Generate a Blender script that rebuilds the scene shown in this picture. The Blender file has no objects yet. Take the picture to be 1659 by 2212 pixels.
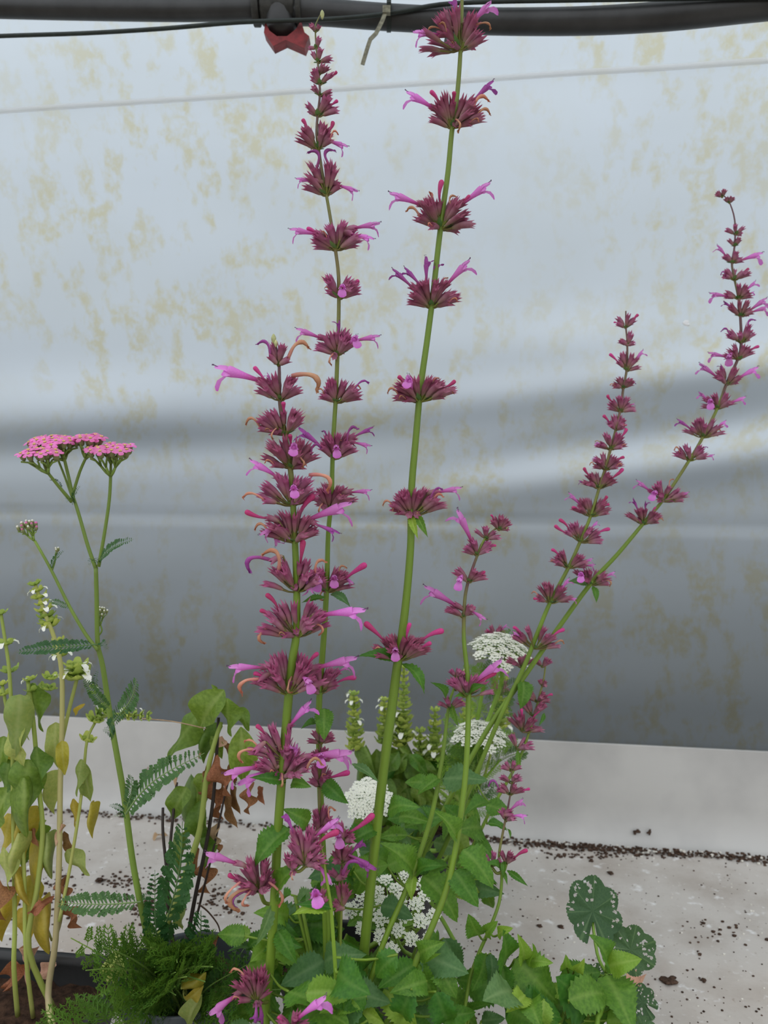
import bpy, bmesh, math, random
from math import sin, cos, pi, radians, sqrt, atan2
from mathutils import Vector, Matrix, noise as mnoise
V = Vector
rng = random.Random(7)
scene = bpy.context.scene
C = scene.collection
# ------------------------------------------------------------------ camera
F = 1660.0
CAM = V((0, 0, 0.58))
PITCH = radians(3.0)
cd = bpy.data.cameras.new('camera'); cam = bpy.data.objects.new('camera', cd); C.objects.link(cam)
cam.location = CAM; cam.rotation_euler = (pi / 2 - PITCH, 0, 0)
cd.sensor_fit = 'HORIZONTAL'; cd.sensor_width = 24.0; cd.lens = 24.0 * F / 1659.0
cd.clip_start = 0.02; cd.clip_end = 200
cd.dof.use_dof = True; cd.dof.focus_distance = 0.64; cd.dof.aperture_fstop = 8.5
scene.camera = cam
# ------------------------------------------------------------------ world: plain overcast sky
world = bpy.data.worlds.new('overcast_sky'); scene.world = world; world.use_nodes = True
nt = world.node_tree; nt.nodes.clear()
def nn(tree, t, **kw):
    n = tree.nodes.new(t)
    for k, v in kw.items(): setattr(n, k, v)
    return n
_o = nn(nt, 'ShaderNodeOutputWorld'); _b = nn(nt, 'ShaderNodeBackground')
_t = nn(nt, 'ShaderNodeTexCoord'); _s = nn(nt, 'ShaderNodeSeparateXYZ'); _r = nn(nt, 'ShaderNodeValToRGB')
nt.links.new(_t.outputs['Generated'], _s.inputs[0]); 
_m = nn(nt, 'ShaderNodeMapRange'); _m.inputs['From Min'].default_value = -1; nt.links.new(_s.outputs['Z'], _m.inputs['Value'])
nt.links.new(_m.outputs[0], _r.inputs[0]); nt.links.new(_r.outputs[0], _b.inputs[0]); nt.links.new(_b.outputs[0], _o.inputs[0])
el = _r.color_ramp.elements
el[0].position = 0.0; el[0].color = (.05, .055, .04, 1)
el[1].position = 1.0; el[1].color = (.95, .985, 1.03, 1)
e = el.new(.49); e.color = (.16, .16, .14, 1)
e = el.new(.51); e.color = (.66, .68, .70, 1)
_b.inputs[1].default_value = 1.0
sun = bpy.data.lights.new('veiled_sun_offscreen', 'SUN'); sun.energy = 0.9; sun.angle = radians(35); sun.color = (1, .95, .88)
so = bpy.data.objects.new('veiled_sun_offscreen', sun); C.objects.link(so); so.rotation_euler = (radians(-14), radians(-10), 0)
vs = scene.view_settings
vs.view_transform = 'Standard'; vs.look = 'None'; vs.gamma = 1.0; vs.use_curve_mapping = False
vs.exposure = 0.64
# ------------------------------------------------------------------ pixel helpers (a pixel gives a direction, depth is given in metres)
CR = Matrix.Rotation(pi / 2 - PITCH, 3, 'X')
def ray(px, py): return CR @ V(((px - 829.5) / F, (1106 - py) / F, -1.0))
def P(px, py, d):
    r = ray(px, py); return CAM + r * (d / r.y)
def onz(px, py, z=0.0):
    r = ray(px, py); return CAM + r * ((z - CAM.z) / r.z)
def pxm(w, d): return w / F * d            # pixels -> metres at depth d
def lerp(a, b, t): return a + (b - a) * t
def interp(tab, x):
    if x <= tab[0][0]: return tab[0][1]
    for (a, b), (c, d) in zip(tab, tab[1:]):
        if x <= c: return lerp(b, d, (x - a) / (c - a) if c != a else 0)
    return tab[-1][1]
WA = radians(-8.25); WO = V((0, 1.237, 0))
WU = V((cos(WA), sin(WA), 0)); WV = V((-sin(WA), cos(WA), 0))
def W(u, v, z): return WO + WU * u + WV * v + V((0, 0, z))
# ------------------------------------------------------------------ materials
MATS = {}
def new_mat(name):
    m = bpy.data.materials.new(name); m.use_nodes = True; m.node_tree.nodes.clear(); MATS[name] = m
    return m, m.node_tree
def rgb(c): return tuple(((x / 255) / 12.92 if x / 255 <= .04045 else ((x / 255 + .055) / 1.055) ** 2.4) for x in c) + (1,)
def mixc(t, a, b, fac, blend='MIX'):
    n = nn(t, 'ShaderNodeMix', data_type='RGBA', blend_type=blend)
    for s, v in ((n.inputs[6], a), (n.inputs[7], b), (n.inputs[0], fac)):
        if hasattr(v, 'is_output'): t.links.new(v, s)
        else: s.default_value = v
    return n.outputs[2]
def noise(t, scale, detail=3, rough=.55, coord='Object', mscale=None):
    tc = nn(t, 'ShaderNodeTexCoord'); n = nn(t, 'ShaderNodeTexNoise')
    n.inputs['Scale'].default_value = scale; n.inputs['Detail'].default_value = detail; n.inputs['Roughness'].default_value = rough
    src = tc.outputs[coord]
    if mscale:
        mp = nn(t, 'ShaderNodeMapping'); mp.inputs['Scale'].default_value = mscale; t.links.new(src, mp.inputs[0]); src = mp.outputs[0]
    t.links.new(src, n.inputs['Vector'])
    return n.outputs[0]
def ramp(t, src, *stops):
    r = nn(t, 'ShaderNodeValToRGB'); e = r.color_ramp.elements
    for i, (p, c) in enumerate(stops):
        if i > 1: e.new(p)
        e[i].position = p; e[i].color = c if len(c) == 4 else tuple(c) + (1,)
    t.links.new(src, r.inputs[0]); return r.outputs[0]
def bw(a, b): return (a, (0, 0, 0, 1)), (b, (1, 1, 1, 1))
def attr(t, name):
    a = nn(t, 'ShaderNodeAttribute', attribute_name=name); return a.outputs['Fac']
def surf(t, col, rough=.5, transl=0.0, tcol=None, spec=.4, bump=None, bstr=.3, sss=0, metal=0, coat=0):
    p = nn(t, 'ShaderNodeBsdfPrincipled'); o = nn(t, 'ShaderNodeOutputMaterial')
    if hasattr(col, 'is_output'): t.links.new(col, p.inputs['Base Color'])
    else: p.inputs['Base Color'].default_value = col
    p.inputs['Roughness'].default_value = rough; p.inputs['Specular IOR Level'].default_value = spec; p.inputs['Metallic'].default_value = metal
    if bump is not None:
        b = nn(t, 'ShaderNodeBump'); b.inputs['Strength'].default_value = bstr; b.inputs['Distance'].default_value = .002
        t.links.new(bump, b.inputs['Height']); t.links.new(b.outputs[0], p.inputs['Normal'])
    out = p.outputs[0]
    if transl > 0:
        tr = nn(t, 'ShaderNodeBsdfTranslucent'); c2 = tcol if tcol is not None else col
        if hasattr(c2, 'is_output'): t.links.new(c2, tr.inputs[0])
        else: tr.inputs[0].default_value = c2
        mx = nn(t, 'ShaderNodeMixShader'); mx.inputs[0].default_value = transl
        t.links.new(out, mx.inputs[1]); t.links.new(tr.outputs[0], mx.inputs[2]); out = mx.outputs[0]
    t.links.new(out, o.inputs[0])
def hsv_random(t, col, amt=.25, hue=.02):
    oi = nn(t, 'ShaderNodeObjectInfo'); h = nn(t, 'ShaderNodeHueSaturation')
    m = nn(t, 'ShaderNodeMapRange'); m.inputs['To Min'].default_value = 1 - amt; m.inputs['To Max'].default_value = 1 + amt
    t.links.new(oi.outputs['Random'], m.inputs[0]); t.links.new(m.outputs[0], h.inputs['Value'])
    m2 = nn(t, 'ShaderNodeMapRange'); m2.inputs['To Min'].default_value = .5 + hue; m2.inputs['To Max'].default_value = .5 - hue
    t.links.new(oi.outputs['Random'], m2.inputs[0]); t.links.new(m2.outputs[0], h.inputs['Hue'])
    t.links.new(col, h.inputs['Color']); return h.outputs[0]
def leaf_mat(name, c1, c2, vein, transl=.35, tc=None, rough=.48, ns=18, amt=.22):
    m, t = new_mat(name)
    c = mixc(t, rgb(c1), rgb(c2), ramp(t, noise(t, ns, 4), *bw(.35, .68)))
    c = mixc(t, c, rgb(vein), attr(t, 'vein'))
    c = hsv_random(t, c, amt)
    tcol = mixc(t, c, rgb(tc or vein), .45)
    surf(t, c, rough, transl, tcol, .35, noise(t, 120, 2), .15)
leaf_mat('leaf_green', (62, 112, 34), (88, 140, 46), (126, 162, 76), tc=(150, 185, 50))
leaf_mat('leaf_grey_green', (78, 118, 66), (96, 136, 78), (134, 164, 108), tc=(135, 165, 80))
leaf_mat('leaf_bright', (120, 160, 52), (140, 178, 66), (170, 196, 100), tc=(180, 210, 60))
leaf_mat('leaf_basil', (92, 124, 44), (120, 150, 60), (160, 180, 100), tc=(170, 195, 60), rough=.38)
leaf_mat('leaf_pale', (146, 166, 88), (170, 180, 100), (190, 196, 130), tc=(200, 205, 90))
leaf_mat('leaf_yellow', (178, 164, 56), (196, 176, 70), (206, 196, 110), tc=(210, 190, 50))
leaf_mat('leaf_brown', (120, 82, 52), (164, 116, 74), (150, 110, 76), transl=.2, tc=(190, 120, 60), rough=.75, ns=30)
leaf_mat('leaf_tan', (190, 152, 122), (214, 180, 148), (200, 160, 130), transl=.25, tc=(220, 170, 120), rough=.8)
leaf_mat('leaf_feather', (54, 94, 48), (70, 110, 56), (132, 160, 104), transl=.2, tc=(110, 150, 60))
leaf_mat('leaf_fern', (70, 110, 40), (92, 132, 52), (140, 170, 84), transl=.3, tc=(150, 185, 50))
leaf_mat('leaf_hollyhock', (60, 90, 54), (76, 106, 64), (116, 142, 92), transl=.25, tc=(110, 150, 60))
def stem_mat(name, c0, c1, c2):
    m, t = new_mat(name)
    c = ramp(t, attr(t, 'tone'), (0, rgb(c0)), (.5, rgb(c1)), (1, rgb(c2)))
    c = mixc(t, c, rgb([min(255, x * 1.22) for x in c0]), ramp(t, noise(t, 40, 3, mscale=(1, 1, .15)), *bw(.5, .8)))
    surf(t, c, .45, .12, None, .4, noise(t, 300, 2), .1)
stem_mat('mint_stem', (112, 140, 44), (126, 118, 66), (104, 66, 74))
stem_mat('yarrow_stem', (118, 142, 62), (120, 146, 66), (126, 150, 72))
stem_mat('basil_stem', (150, 168, 78), (176, 178, 100), (196, 176, 140))
stem_mat('dead_stem', (58, 48, 44), (70, 54, 46), (96, 70, 52))
stem_mat('umbel_stem', (126, 160, 62), (132, 166, 66), (140, 172, 76))
def petal_mat(name, stops, transl=.35, rough=.5, amt=.14, hue=.012, nsc=60):
    m, t = new_mat(name)
    c = ramp(t, attr(t, 'tone'), *[(p, rgb(q)) for p, q in stops])
    c = mixc(t, c, mixc(t, c, rgb((255, 240, 240)), .18), ramp(t, noise(t, nsc, 3), *bw(.5, .75)))
    c = hsv_random(t, c, amt, hue)
    surf(t, c, rough, transl, None, .3)
petal_mat('calyx', [(0, (154, 150, 108)), (.22, (160, 116, 112)), (.5, (162, 98, 122)), (1, (184, 90, 134))], .22, .5, .12)
petal_mat('corolla', [(0, (190, 70, 140)), (.35, (222, 122, 206)), (.8, (230, 150, 222)), (1, (214, 100, 204))], .4)
petal_mat('corolla_bud', [(0, (160, 60, 104)), (.4, (196, 62, 130)), (1, (208, 56, 130))], .25)
petal_mat('corolla_violet', [(0, (164, 80, 130)), (.4, (184, 88, 172)), (1, (150, 60, 150))], .35)
petal_mat('corolla_dry', [(0, (206, 128, 128)), (.4, (226, 170, 138)), (1, (186, 118, 84))], .3, .7)
petal_mat('yarrow_pink', [(0, (240, 200, 150)), (.2, (240, 160, 200)), (.4, (246, 140, 206)), (1, (244, 118, 198))], .35)
petal_mat('white_petal', [(0, (196, 210, 130)), (.2, (246, 246, 226)), (1, (252, 252, 244))], .22, amt=.04, hue=.003)
petal_mat('bract', [(0, (150, 178, 70)), (.5, (172, 196, 84)), (1, (196, 212, 104))], .35, amt=.2, hue=.02)
def plain(name, c, rough=.6, ns=60, var=.35, spec=.4, metal=0, bstr=.3, bs=200):
    m, t = new_mat(name)
    a = rgb([x * (1 - var) for x in c]); b = rgb(c)
    surf(t, mixc(t, a, b, ramp(t, noise(t, ns, 4), *bw(.3, .65))), rough, 0, None, spec, noise(t, bs, 3), bstr, metal=metal)
plain('involucre', (158, 164, 108), .6, 90)
plain('stamen', (110, 60, 110), .5)
plain('style_white', (235, 225, 240), .5, var=.1)
plain('bud_green', (196, 200, 140), .55, 150, .25)
plain('pollen', (238, 206, 130), .6, var=.15)
plain('soil', (78, 58, 46), .95, 150, .5, .15, bstr=.9, bs=250)
plain('crumb', (92, 72, 60), .95, 200, .5, .15)
plain('perlite', (226, 222, 212), .9, 100, .12, .2)
plain('black_plastic', (40, 41, 42), .42, 20, .25, .5, bstr=.08)
plain('grey_plastic', (78, 84, 90), .42, 20, .15, .5, bstr=.08)
plain('pipe_black', (52, 53, 54), .45, 25, .35, .5, bstr=.15, bs=90)
plain('fitting_black', (62, 62, 58), .6, 60, .4, .4, bstr=.3)
plain('cable_black', (38, 48, 44), .5, 60, .3)
plain('tie_grey', (140, 138, 118), .7, 250, .3, bstr=.5)
plain('valve_red', (150, 44, 50), .5, 90, .35)
plain('dry_twig', (190, 160, 128), .8, 150, .25)
plain('grass_ground', (70, 84, 50), .95, 8, .4, .1)
plain('hedge_helper_green', (72, 64, 30), .95, 14, .4, .1)
plain('path_ground', (150, 140, 126), .95, 12, .25, .1)
plain('seam_white', (244, 246, 248), .4, 30, .06)
plain('steel', (150, 152, 152), .4, 30, .15, .5, .7)
m, t = new_mat('seam_film'); surf(t, rgb((250, 252, 253)), .35, .55, None, .4)
# translucent polythene with ochre algae blotches
m, t = new_mat('polythene')
n1 = ramp(t, noise(t, 24, 4, .6, mscale=(1.0, 1, .55)), *bw(.465, .585))
n2 = ramp(t, noise(t, 2.4, 2, .5), *bw(.27, .55))
n3 = ramp(t, noise(t, 60, 3, .6), *bw(.34, .58))
mk = mixc(t, (0, 0, 0, 1), n1, n2); mk = mixc(t, (0, 0, 0, 1), mk, n3)
sc_ = nn(t, 'ShaderNodeMath', operation='MULTIPLY'); t.links.new(mk, sc_.inputs[0]); sc_.inputs[1].default_value = .78
haze = mixc(t, rgb((196, 207, 219)), rgb((190, 199, 204)), noise(t, 5, 3))
col = mixc(t, haze, rgb((188, 186, 158)), sc_.outputs[0])
surf(t, col, .32, .86, col, .3)
# white bench sheet
m, t = new_mat('bench_sheet')
c = mixc(t, rgb((202, 196, 189)), rgb((180, 171, 162)), ramp(t, noise(t, 9, 5, .6), *bw(.42, .66)))
c = mixc(t, c, rgb((196, 178, 162)), mixc(t, (0, 0, 0, 1), (.55, .55, .55, 1), ramp(t, noise(t, 3.2, 3), *bw(.5, .75))))
c = mixc(t, c, rgb((150, 132, 118)), mixc(t, (0, 0, 0, 1), (.6, .6, .6, 1), ramp(t, noise(t, 130, 3, .7), *bw(.63, .72))))
c = mixc(t, c, rgb((246, 246, 246)), mixc(t, (0, 0, 0, 1), (.7, .7, .7, 1), ramp(t, noise(t, 48, 3, .6), *bw(.60, .72))))
surf(t, c, .5, 0, None, .35, noise(t, 140, 4), .25)
m, t = new_mat('panel_sheet')
c = mixc(t, rgb((190, 188, 184)), rgb((172, 170, 167)), ramp(t, noise(t, 6, 4, .6), *bw(.4, .68)))
surf(t, c, .36, 0, None, .5, noise(t, 60, 2), .05)
# ------------------------------------------------------------------ mesh helpers
class MB:
    def __init__(s): s.v = []; s.f = []; s.m = []; s.tone = []; s.vein = []; s.mi = 0
    def add(s, p, tone=0., vein=0.):
        s.v.append((p[0], p[1], p[2])); s.tone.append(tone); s.vein.append(vein); return len(s.v) - 1
    def face(s, *i): s.f.append(i); s.m.append(s.mi)
    def mesh(s, name, mats, smooth=True):
        me = bpy.data.meshes.new(name); me.from_pydata(s.v, [], s.f)
        for k in (mats if isinstance(mats, (list, tuple)) else [mats]): me.materials.append(MATS[k])
        me.polygons.foreach_set('material_index', s.m)
        if smooth: me.polygons.foreach_set('use_smooth', [True] * len(s.f))
        for nm, dat in (('tone', s.tone), ('vein', s.vein)):
            a = me.attributes.new(nm, 'FLOAT', 'POINT'); a.data.foreach_set('value', dat)
        me.update(); return me
    def tube(s, pts, rad, n=8, tone=None, square=0., cap=True, roll=0.):
        k = len(pts); rings = []
        ref = None
        for i, p in enumerate(pts):
            d = (pts[min(i + 1, k - 1)] - pts[max(i - 1, 0)])
            d = d.normalized() if d.length > 1e-9 else V((0, 0, 1))
            if ref is None: ref = V((1, 0, 0)) if abs(d.x) < .8 else V((0, 1, 0))
            a = (ref - d * ref.dot(d)).normalized(); b = d.cross(a); ref = a
            r = rad[i] if isinstance(rad, (list, tuple)) else rad
            tn = 0 if tone is None else (tone[i] if isinstance(tone, (list, tuple)) else tone)
            ring = []
            for j in range(n):
                th = 2 * pi * j / n + roll; rr = r * (1 + square * cos(4 * th))
                ring.append(s.add(p + a * (cos(th) * rr) + b * (sin(th) * rr), tn))
            rings.append(ring)
        for A, B in zip(rings, rings[1:]):
            for j in range(n): s.face(A[j], A[(j + 1) % n], B[(j + 1) % n], B[j])
        if cap:
            s.face(*reversed(rings[0])); s.face(*rings[-1])
        return rings
    def box(s, lo, hi, fn=lambda p: p):
        idx = [s.add(fn(V((x, y, z)))) for x in (lo[0], hi[0]) for y in (lo[1], hi[1]) for z in (lo[2], hi[2])]
        for q in ((0, 1, 3, 2), (4, 6, 7, 5), (0, 4, 5, 1), (2, 3, 7, 6), (0, 2, 6, 4), (1, 5, 7, 3)): s.face(*[idx[k] for k in q])
    def lathe(s, prof, n=40, c=V((0, 0, 0)), cap=False):
        rings = []
        for r, z in prof: rings.append([s.add(c + V((r * cos(2 * pi * j / n), r * sin(2 * pi * j / n), z))) for j in range(n)])
        for A, B in zip(rings, rings[1:]):
            for j in range(n): s.face(A[j], A[(j + 1) % n], B[(j + 1) % n], B[j])
        if cap: s.face(*rings[-1])
    def blob(s, c, r, seed=0, n=6, m=4, squash=(1, 1, 1)):
        R = random.Random(seed); rings = []
        top = s.add(c + V((0, 0, r * squash[2]))); bot = s.add(c - V((0, 0, r * squash[2])))
        for i in range(1, m):
            ph = pi * i / m
            rings.append([s.add(c + V((r * squash[0] * sin(ph) * cos(2 * pi * j / n) * R.uniform(.7, 1.25), r * squash[1] * sin(ph) * sin(2 * pi * j / n) * R.uniform(.7, 1.25), r * squash[2] * cos(ph) * R.uniform(.8, 1.2)))) for j in range(n)])
        for j in range(n): s.face(top, rings[0][j], rings[0][(j + 1) % n]); s.face(bot, rings[-1][(j + 1) % n], rings[-1][j])
        for A, B in zip(rings, rings[1:]):
            for j in range(n): s.face(A[j], B[j], B[(j + 1) % n], A[(j + 1) % n])
def smooth_line(pts, n=4):
    out = []; k = len(pts)
    for i in range(k - 1):
        p0, p1, p2, p3 = pts[max(i - 1, 0)], pts[i], pts[i + 1], pts[min(i + 2, k - 1)]
        for j in range(n):
            t = j / n
            out.append(.5 * ((2 * p1) + (p2 - p0) * t + (2 * p0 - 5 * p1 + 4 * p2 - p3) * t * t + (3 * p1 - p0 - 3 * p2 + p3) * t ** 3))
    out.append(pts[-1]); return out
def frame(x, up):
    x = x.normalized(); z = up - x * up.dot(x)
    if z.length < 1e-4: z = V((0, -1, 0)) - x * (-x.y)
    z.normalize(); y = z.cross(x)
    return Matrix(((x.x, y.x, z.x), (x.y, y.y, z.y), (x.z, y.z, z.z)))
def TM(origin, rot3, sx=1, sy=1, sz=1):
    return Matrix.Translation(origin) @ (rot3 @ Matrix.Diagonal((sx, sy, sz))).to_4x4()
def tag(o, label=None, cat=None, group=None, kind=None):
    for k, v in (('label', label), ('category', cat), ('group', group), ('kind', kind)):
        if v: o[k] = v
    return o
class Thing:
    def __init__(s, name, loc, label, cat, group=None):
        s.loc = V(loc); s.root = bpy.data.objects.new(name, None); C.objects.link(s.root); s.root.location = s.loc
        s.stem_pts = []; s.root.empty_display_size = .02; tag(s.root, label, cat, group); s.inv = Matrix.Translation(-s.loc)
    def put(s, name, me, M=None, parent=None, label=None, kind=None):
        """M is a world matrix; meshes without M are in world coordinates and get shifted"""
        if M is None:
            me.transform(s.inv); M2 = Matrix.Identity(4)
        else: M2 = s.inv @ M
        o = bpy.data.objects.new(name, me); C.objects.link(o); o.parent = parent or s.root; o.matrix_basis = M2
        tag(o, label, None, None, kind); return o
def single(name, me, label, cat, group=None, kind=None, origin=None):
    if origin is not None: me.transform(Matrix.Translation(-V(origin)))
    o = bpy.data.objects.new(name, me); C.objects.link(o)
    if origin is not None: o.location = origin
    return tag(o, label, cat, group, kind)
# ------------------------------------------------------------------ setting: ground, film wall, bench
FLOOR = -0.82
mb = MB(); mb.box((-6, -5, -.05), (6, 1.0, 0), lambda p: W(p.x, p.y, p.z + FLOOR)); single('floor', mb.mesh('floor', 'path_ground', False), 'bare trodden earth floor inside the tunnel', 'floor', kind='structure')
mb = MB(); mb.box((-14, .06, -.05), (14, 30, 0), lambda p: W(p.x, p.y, p.z + FLOOR + .3)); single('ground_outside', mb.mesh('ground_outside', 'grass_ground', False), 'rough grass outside the plastic wall', 'ground', kind='structure')
# hedge bank added unseen outside to shade the lower film
mb = MB(); nx, nz = 90, 12; R = random.Random(3); rows = []
for j in range(nz + 1):
    f = j / nz
    prof = [(.22, FLOOR + .3), (.20, .1), (.21, .35), (.25, .55), (.34, .70), (.6, .80), (1.2, .84), (2.0, .7)]
    k = f * (len(prof) - 1); i = min(int(k), len(prof) - 2); a = k - i
    pv, pz = lerp(prof[i][0], prof[i + 1][0], a), lerp(prof[i][1], prof[i + 1][1], a)
    rows.append([mb.add(W(-6 + 12 * x / nx, pv + R.uniform(0, .05), pz + R.uniform(-.03, .03))) for x in range(nx + 1)])
for A, B in zip(rows, rows[1:]):
    for x in range(nx): mb.face(A[x], A[x + 1], B[x + 1], B[x])
single('hedge_shade_helper', mb.mesh('hedge', 'hedge_helper_green'), 'dark hedge bank added unseen to shade the lower plastic film', 'hedge', kind='structure')
FILM = [(.10, .016), (.16, .03), (.30, .055), (.485, .055), (.65, .053), (.8, .04), (1.0, .0), (1.15, -.045), (1.3, -.11), (1.5, -.22), (1.75, -.42), (1.95, -.66)]
def film_v(u, z):
    v = sum(interp(FILM, z + q * .03) for q in (-3, -2, -1, 0, 1, 2, 3)) / 7
    zc = z - (.497 - .01 * u); v += -.003 * math.exp(-(zc / .007) ** 2) + (.0015 * math.exp(zc / .03) if zc < 0 else 0)
    def fold(z0, w, a, u0, uw): return a * math.exp(-((z - z0) / w) ** 2) * math.exp(-((u - u0) / uw) ** 2)
    v += fold(.70 + .03 * u, .06, .014, -.55, .45) - fold(.63 + .02 * u, .035, .010, -.5, .5)
    v += fold(.685 + .10 * u, .034, .013, .45, .42) - fold(.615 + .16 * (u - .3), .034, .013, .42, .36)
    v += fold(.575 + .12 * (u - .3), .038, .013, .5, .4) + fold(.78, .05, .010, .35, .25)
    v += .004 * mnoise.noise(V((u * 2.2, z * 5, .3))) + .002 * mnoise.noise(V((u * 7, z * 9, 1.3)))
    return v
mb = MB(); us = [-2.6 + 5.2 * i / 200 for i in range(201)]; zs = [.10 + 1.85 * i / 190 for i in range(191)]
rows = [[mb.add(W(u, film_v(u, z), z + (.02 * u if .4 < z < .6 else 0) * 0)) for u in us] for z in zs]
for A, B in zip(rows, rows[1:]):
    for x in range(len(us) - 1): mb.face(A[x], A[x + 1], B[x + 1], B[x])
film = single('wall_back', mb.mesh('wall_back', 'polythene'), 'milky plastic tunnel film stained with ochre algae blotches', 'wall', kind='structure')
# raised seam across the film above the spikes
mb = MB(); pts = []
for i in range(81):
    u = -2.6 + 5.2 * i / 80; z = 1.157 - .006 * u
    pts.append(W(u, film_v(u, z) - .004, z))
mb.tube(pts, .0045, 8); single('trim_1', mb.mesh('trim_1', 'seam_film'), 'raised welded seam running along the plastic film', 'seam', kind='structure')
# bench: sheet, upstand, frame and legs
bench = Thing('potting_bench', W(0, -.5, 0), 'long white sheet potting bench with a low grey upstand along the film', 'bench')
mb = MB(); prof = [(-1.05, -.03), (-1.05, 0)] + [(-.025 + .025 * sin(a), .025 - .025 * cos(a)) for a in [0, .3, .6]]
def strip(mb, prof, u0, u1, n):
    rows = [[mb.add(W(lerp(u0, u1, i / n), v, z)) for i in range(n + 1)] for v, z in prof]
    for A, B in zip(rows, rows[1:]):
        for x in range(n): mb.face(A[x], A[x + 1], B[x + 1], B[x])
def bsag(u, v): return 0
mb2 = MB(); strip(mb2, [(-1.05, -.03), (-1.05, 0), (-.7, 0), (-.35, 0), (-.03, 0), (-.03, -.004), (-1.045, -.004), (-1.045, -.03)], -2.5, 2.5, 20)
bench.put('bench_top', mb2.mesh('bench_top', 'bench_sheet', False))
fil = [(-.03, 0)] + [(-.03 + .03 * sin(a), .062 - .062 * cos(a)) for a in [.1 * k for k in range(1, 16)]]
mb = MB(); strip(mb, fil + [(.0008, .075), (.0022, .09), (.004, .11), (.006, .13), (.008, .149), (.008, .150), (.012, .1505), (.013, .147), (.009, .09), (.006, .06), (.006, -.004), (-.03, -.004)], -2.5, 2.5, 20)
bench.put('upstand', mb.mesh('upstand', 'panel_sheet'), label='grey sheet upstand curving up from the bench')
mb = MB(); mb.box((-2.45, -1.0, -.075), (2.45, -.96, -.005), lambda p: W(*p)); bench.put('rail', mb.mesh('rail', 'steel', False))
mb = MB(); mb.box((-2.45, -.08, -.075), (2.45, -.04, -.005), lambda p: W(*p)); bench.put('rail', mb.mesh('rail', 'steel', False))
for u in (-2.2, -.75, .75, 2.2):
    for v in (-.98, -.06):
        mb = MB(); mb.box((u - .02, v - .02, FLOOR), (u + .02, v + .02, -.07), lambda p: W(*p)); bench.put('leg', mb.mesh('leg', 'steel', False))
# ------------------------------------------------------------------ plant part meshes (unit length along +x, z up)
LIB = {}
def leaf_mesh(key, mat, width=.5, shape='ovate', teeth=0, droop=.12, fold=.25, wave=0., curl=0., veins=6, nu=26, seed=0, twist=0.):
    k = (key, mat)
    if k in LIB: return LIB[k]
    R = random.Random(seed * 17 + len(key)); mb = MB(); rows = []; nv = 4
    tu = teeth; ph = R.uniform(0, 6)
    if teeth: nu = teeth * 2 + 2
    for i in range(nu + 1):
        u = i / nu
        if shape == 'ovate': w = (sin(pi * min(1, u ** .60)) ** .72) * (1 - .22 * u)
        elif shape == 'lance': w = sin(pi * u ** .72) ** 1.1
        elif shape == 'round': w = sin(pi * u ** .8) ** .6
        else: w = sin(pi * u)
        w = max(w, .0) * width / 2
        if i == 0: w = .012
        if i == nu: w = .0
        tooth = 1.0
        if teeth and 1 < i < nu: tooth = 1.0 + (.17 if i % 2 else -.04)
        row = []
        for j in range(-nv, nv + 1):
            s = j / nv; a = abs(s)
            y = s * w * (tooth if a > .9 else 1)
            vein = .5 if j == 0 else 0.
            vz = .014 * (abs(sin(pi * veins * (u + .20 * (1 - a)) + .3)) - .5) * (1 if a > .05 else 0) * min(1, w * 8)
            z = droop * sin(pi * u) + fold * abs(y) + vz + wave * sin(ph + 9 * u + (2 if s > 0 else 0)) * a * w
            x = u + (.03 * a if teeth and i % 2 == 0 and a > .9 else 0)
            if curl: z -= curl * (a * w) ** 2 * 12; y *= 1 - .35 * curl * a
            if twist:
                th = twist * u; y, z = y * cos(th) - (z - droop * sin(pi * u)) * sin(th), droop * sin(pi * u) + y * sin(th) + (z - droop * sin(pi * u)) * cos(th)
            if a > .05 and abs(((veins * (u + .20 * (1 - a)) + .1) % 1) - .5) < .12: vein = .14
            row.append(mb.add((x, y, z), u, vein))
        rows.append(row)
    for A, B in zip(rows, rows[1:]):
        for j in range(2 * nv): mb.face(A[j], B[j], B[j + 1], A[j + 1])
    me = mb.mesh(key, mat); LIB[k] = me; return me
def mint_leaf(i, mat):
    w, f, d, tw = [(.62, .2, .10, 0), (.55, .45, .16, .3), (.66, .1, .05, -.25), (.58, .3, .22, .2), (.5, .6, .12, 0), (.7, .15, .14, -.4)][i % 6]
    return leaf_mesh('mint_leaf%d' % (i % 6), mat, w, 'ovate', 13, d, f, .25, 0, 7, seed=i % 6, twist=tw)
def lance_leaf(i, mat):
    return leaf_mesh('lance%d' % (i % 3), mat, [.3, .36, .26][i % 3], 'lance', 8, [.16, .22, .1][i % 3], .5, .2, 0, 6, seed=i % 3)
def smooth_leaf(i, mat, width=.5):
    i %= 4
    return leaf_mesh('smooth%d_%.2f' % (i, width), mat, width, 'lance' if i == 3 else 'ovate', 0, [.12, .2, .06, .15][i], [.5, -.5, .3, .9][i], .5, [.0, .7, .3, 0][i], 6, seed=i, twist=[.2, -.4, .5, .1][i])
def dead_leaf(i, mat):
    i %= 4
    return leaf_mesh('dead%d' % i, mat, [.45, .36, .55, .3][i], 'ovate', 0, [.2, -.1, .25, .1][i], [1.2, -1.0, .8, 1.6][i], 1.3, [.5, .9, .2, .6][i], 5, seed=20 + i, twist=[.9, -1.2, 1.6, -.7][i])
def place_leaf(T, me, b, t, parent=None, name='leaf', nrm=None, wide=1.0, roll=0., label=None):
    L = (t - b).length
    if nrm is None: nrm = V((rng.uniform(-.5, .5), -.75 + rng.uniform(-.3, .3), .75 + rng.uniform(-.3, .3)))
    rot = frame(t - b, nrm)
    if roll: rot = rot @ Matrix.Rotation(roll, 3, 'X')
    return T.put(name, me, TM(b, rot, L, L * wide, L), parent, label)
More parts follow.
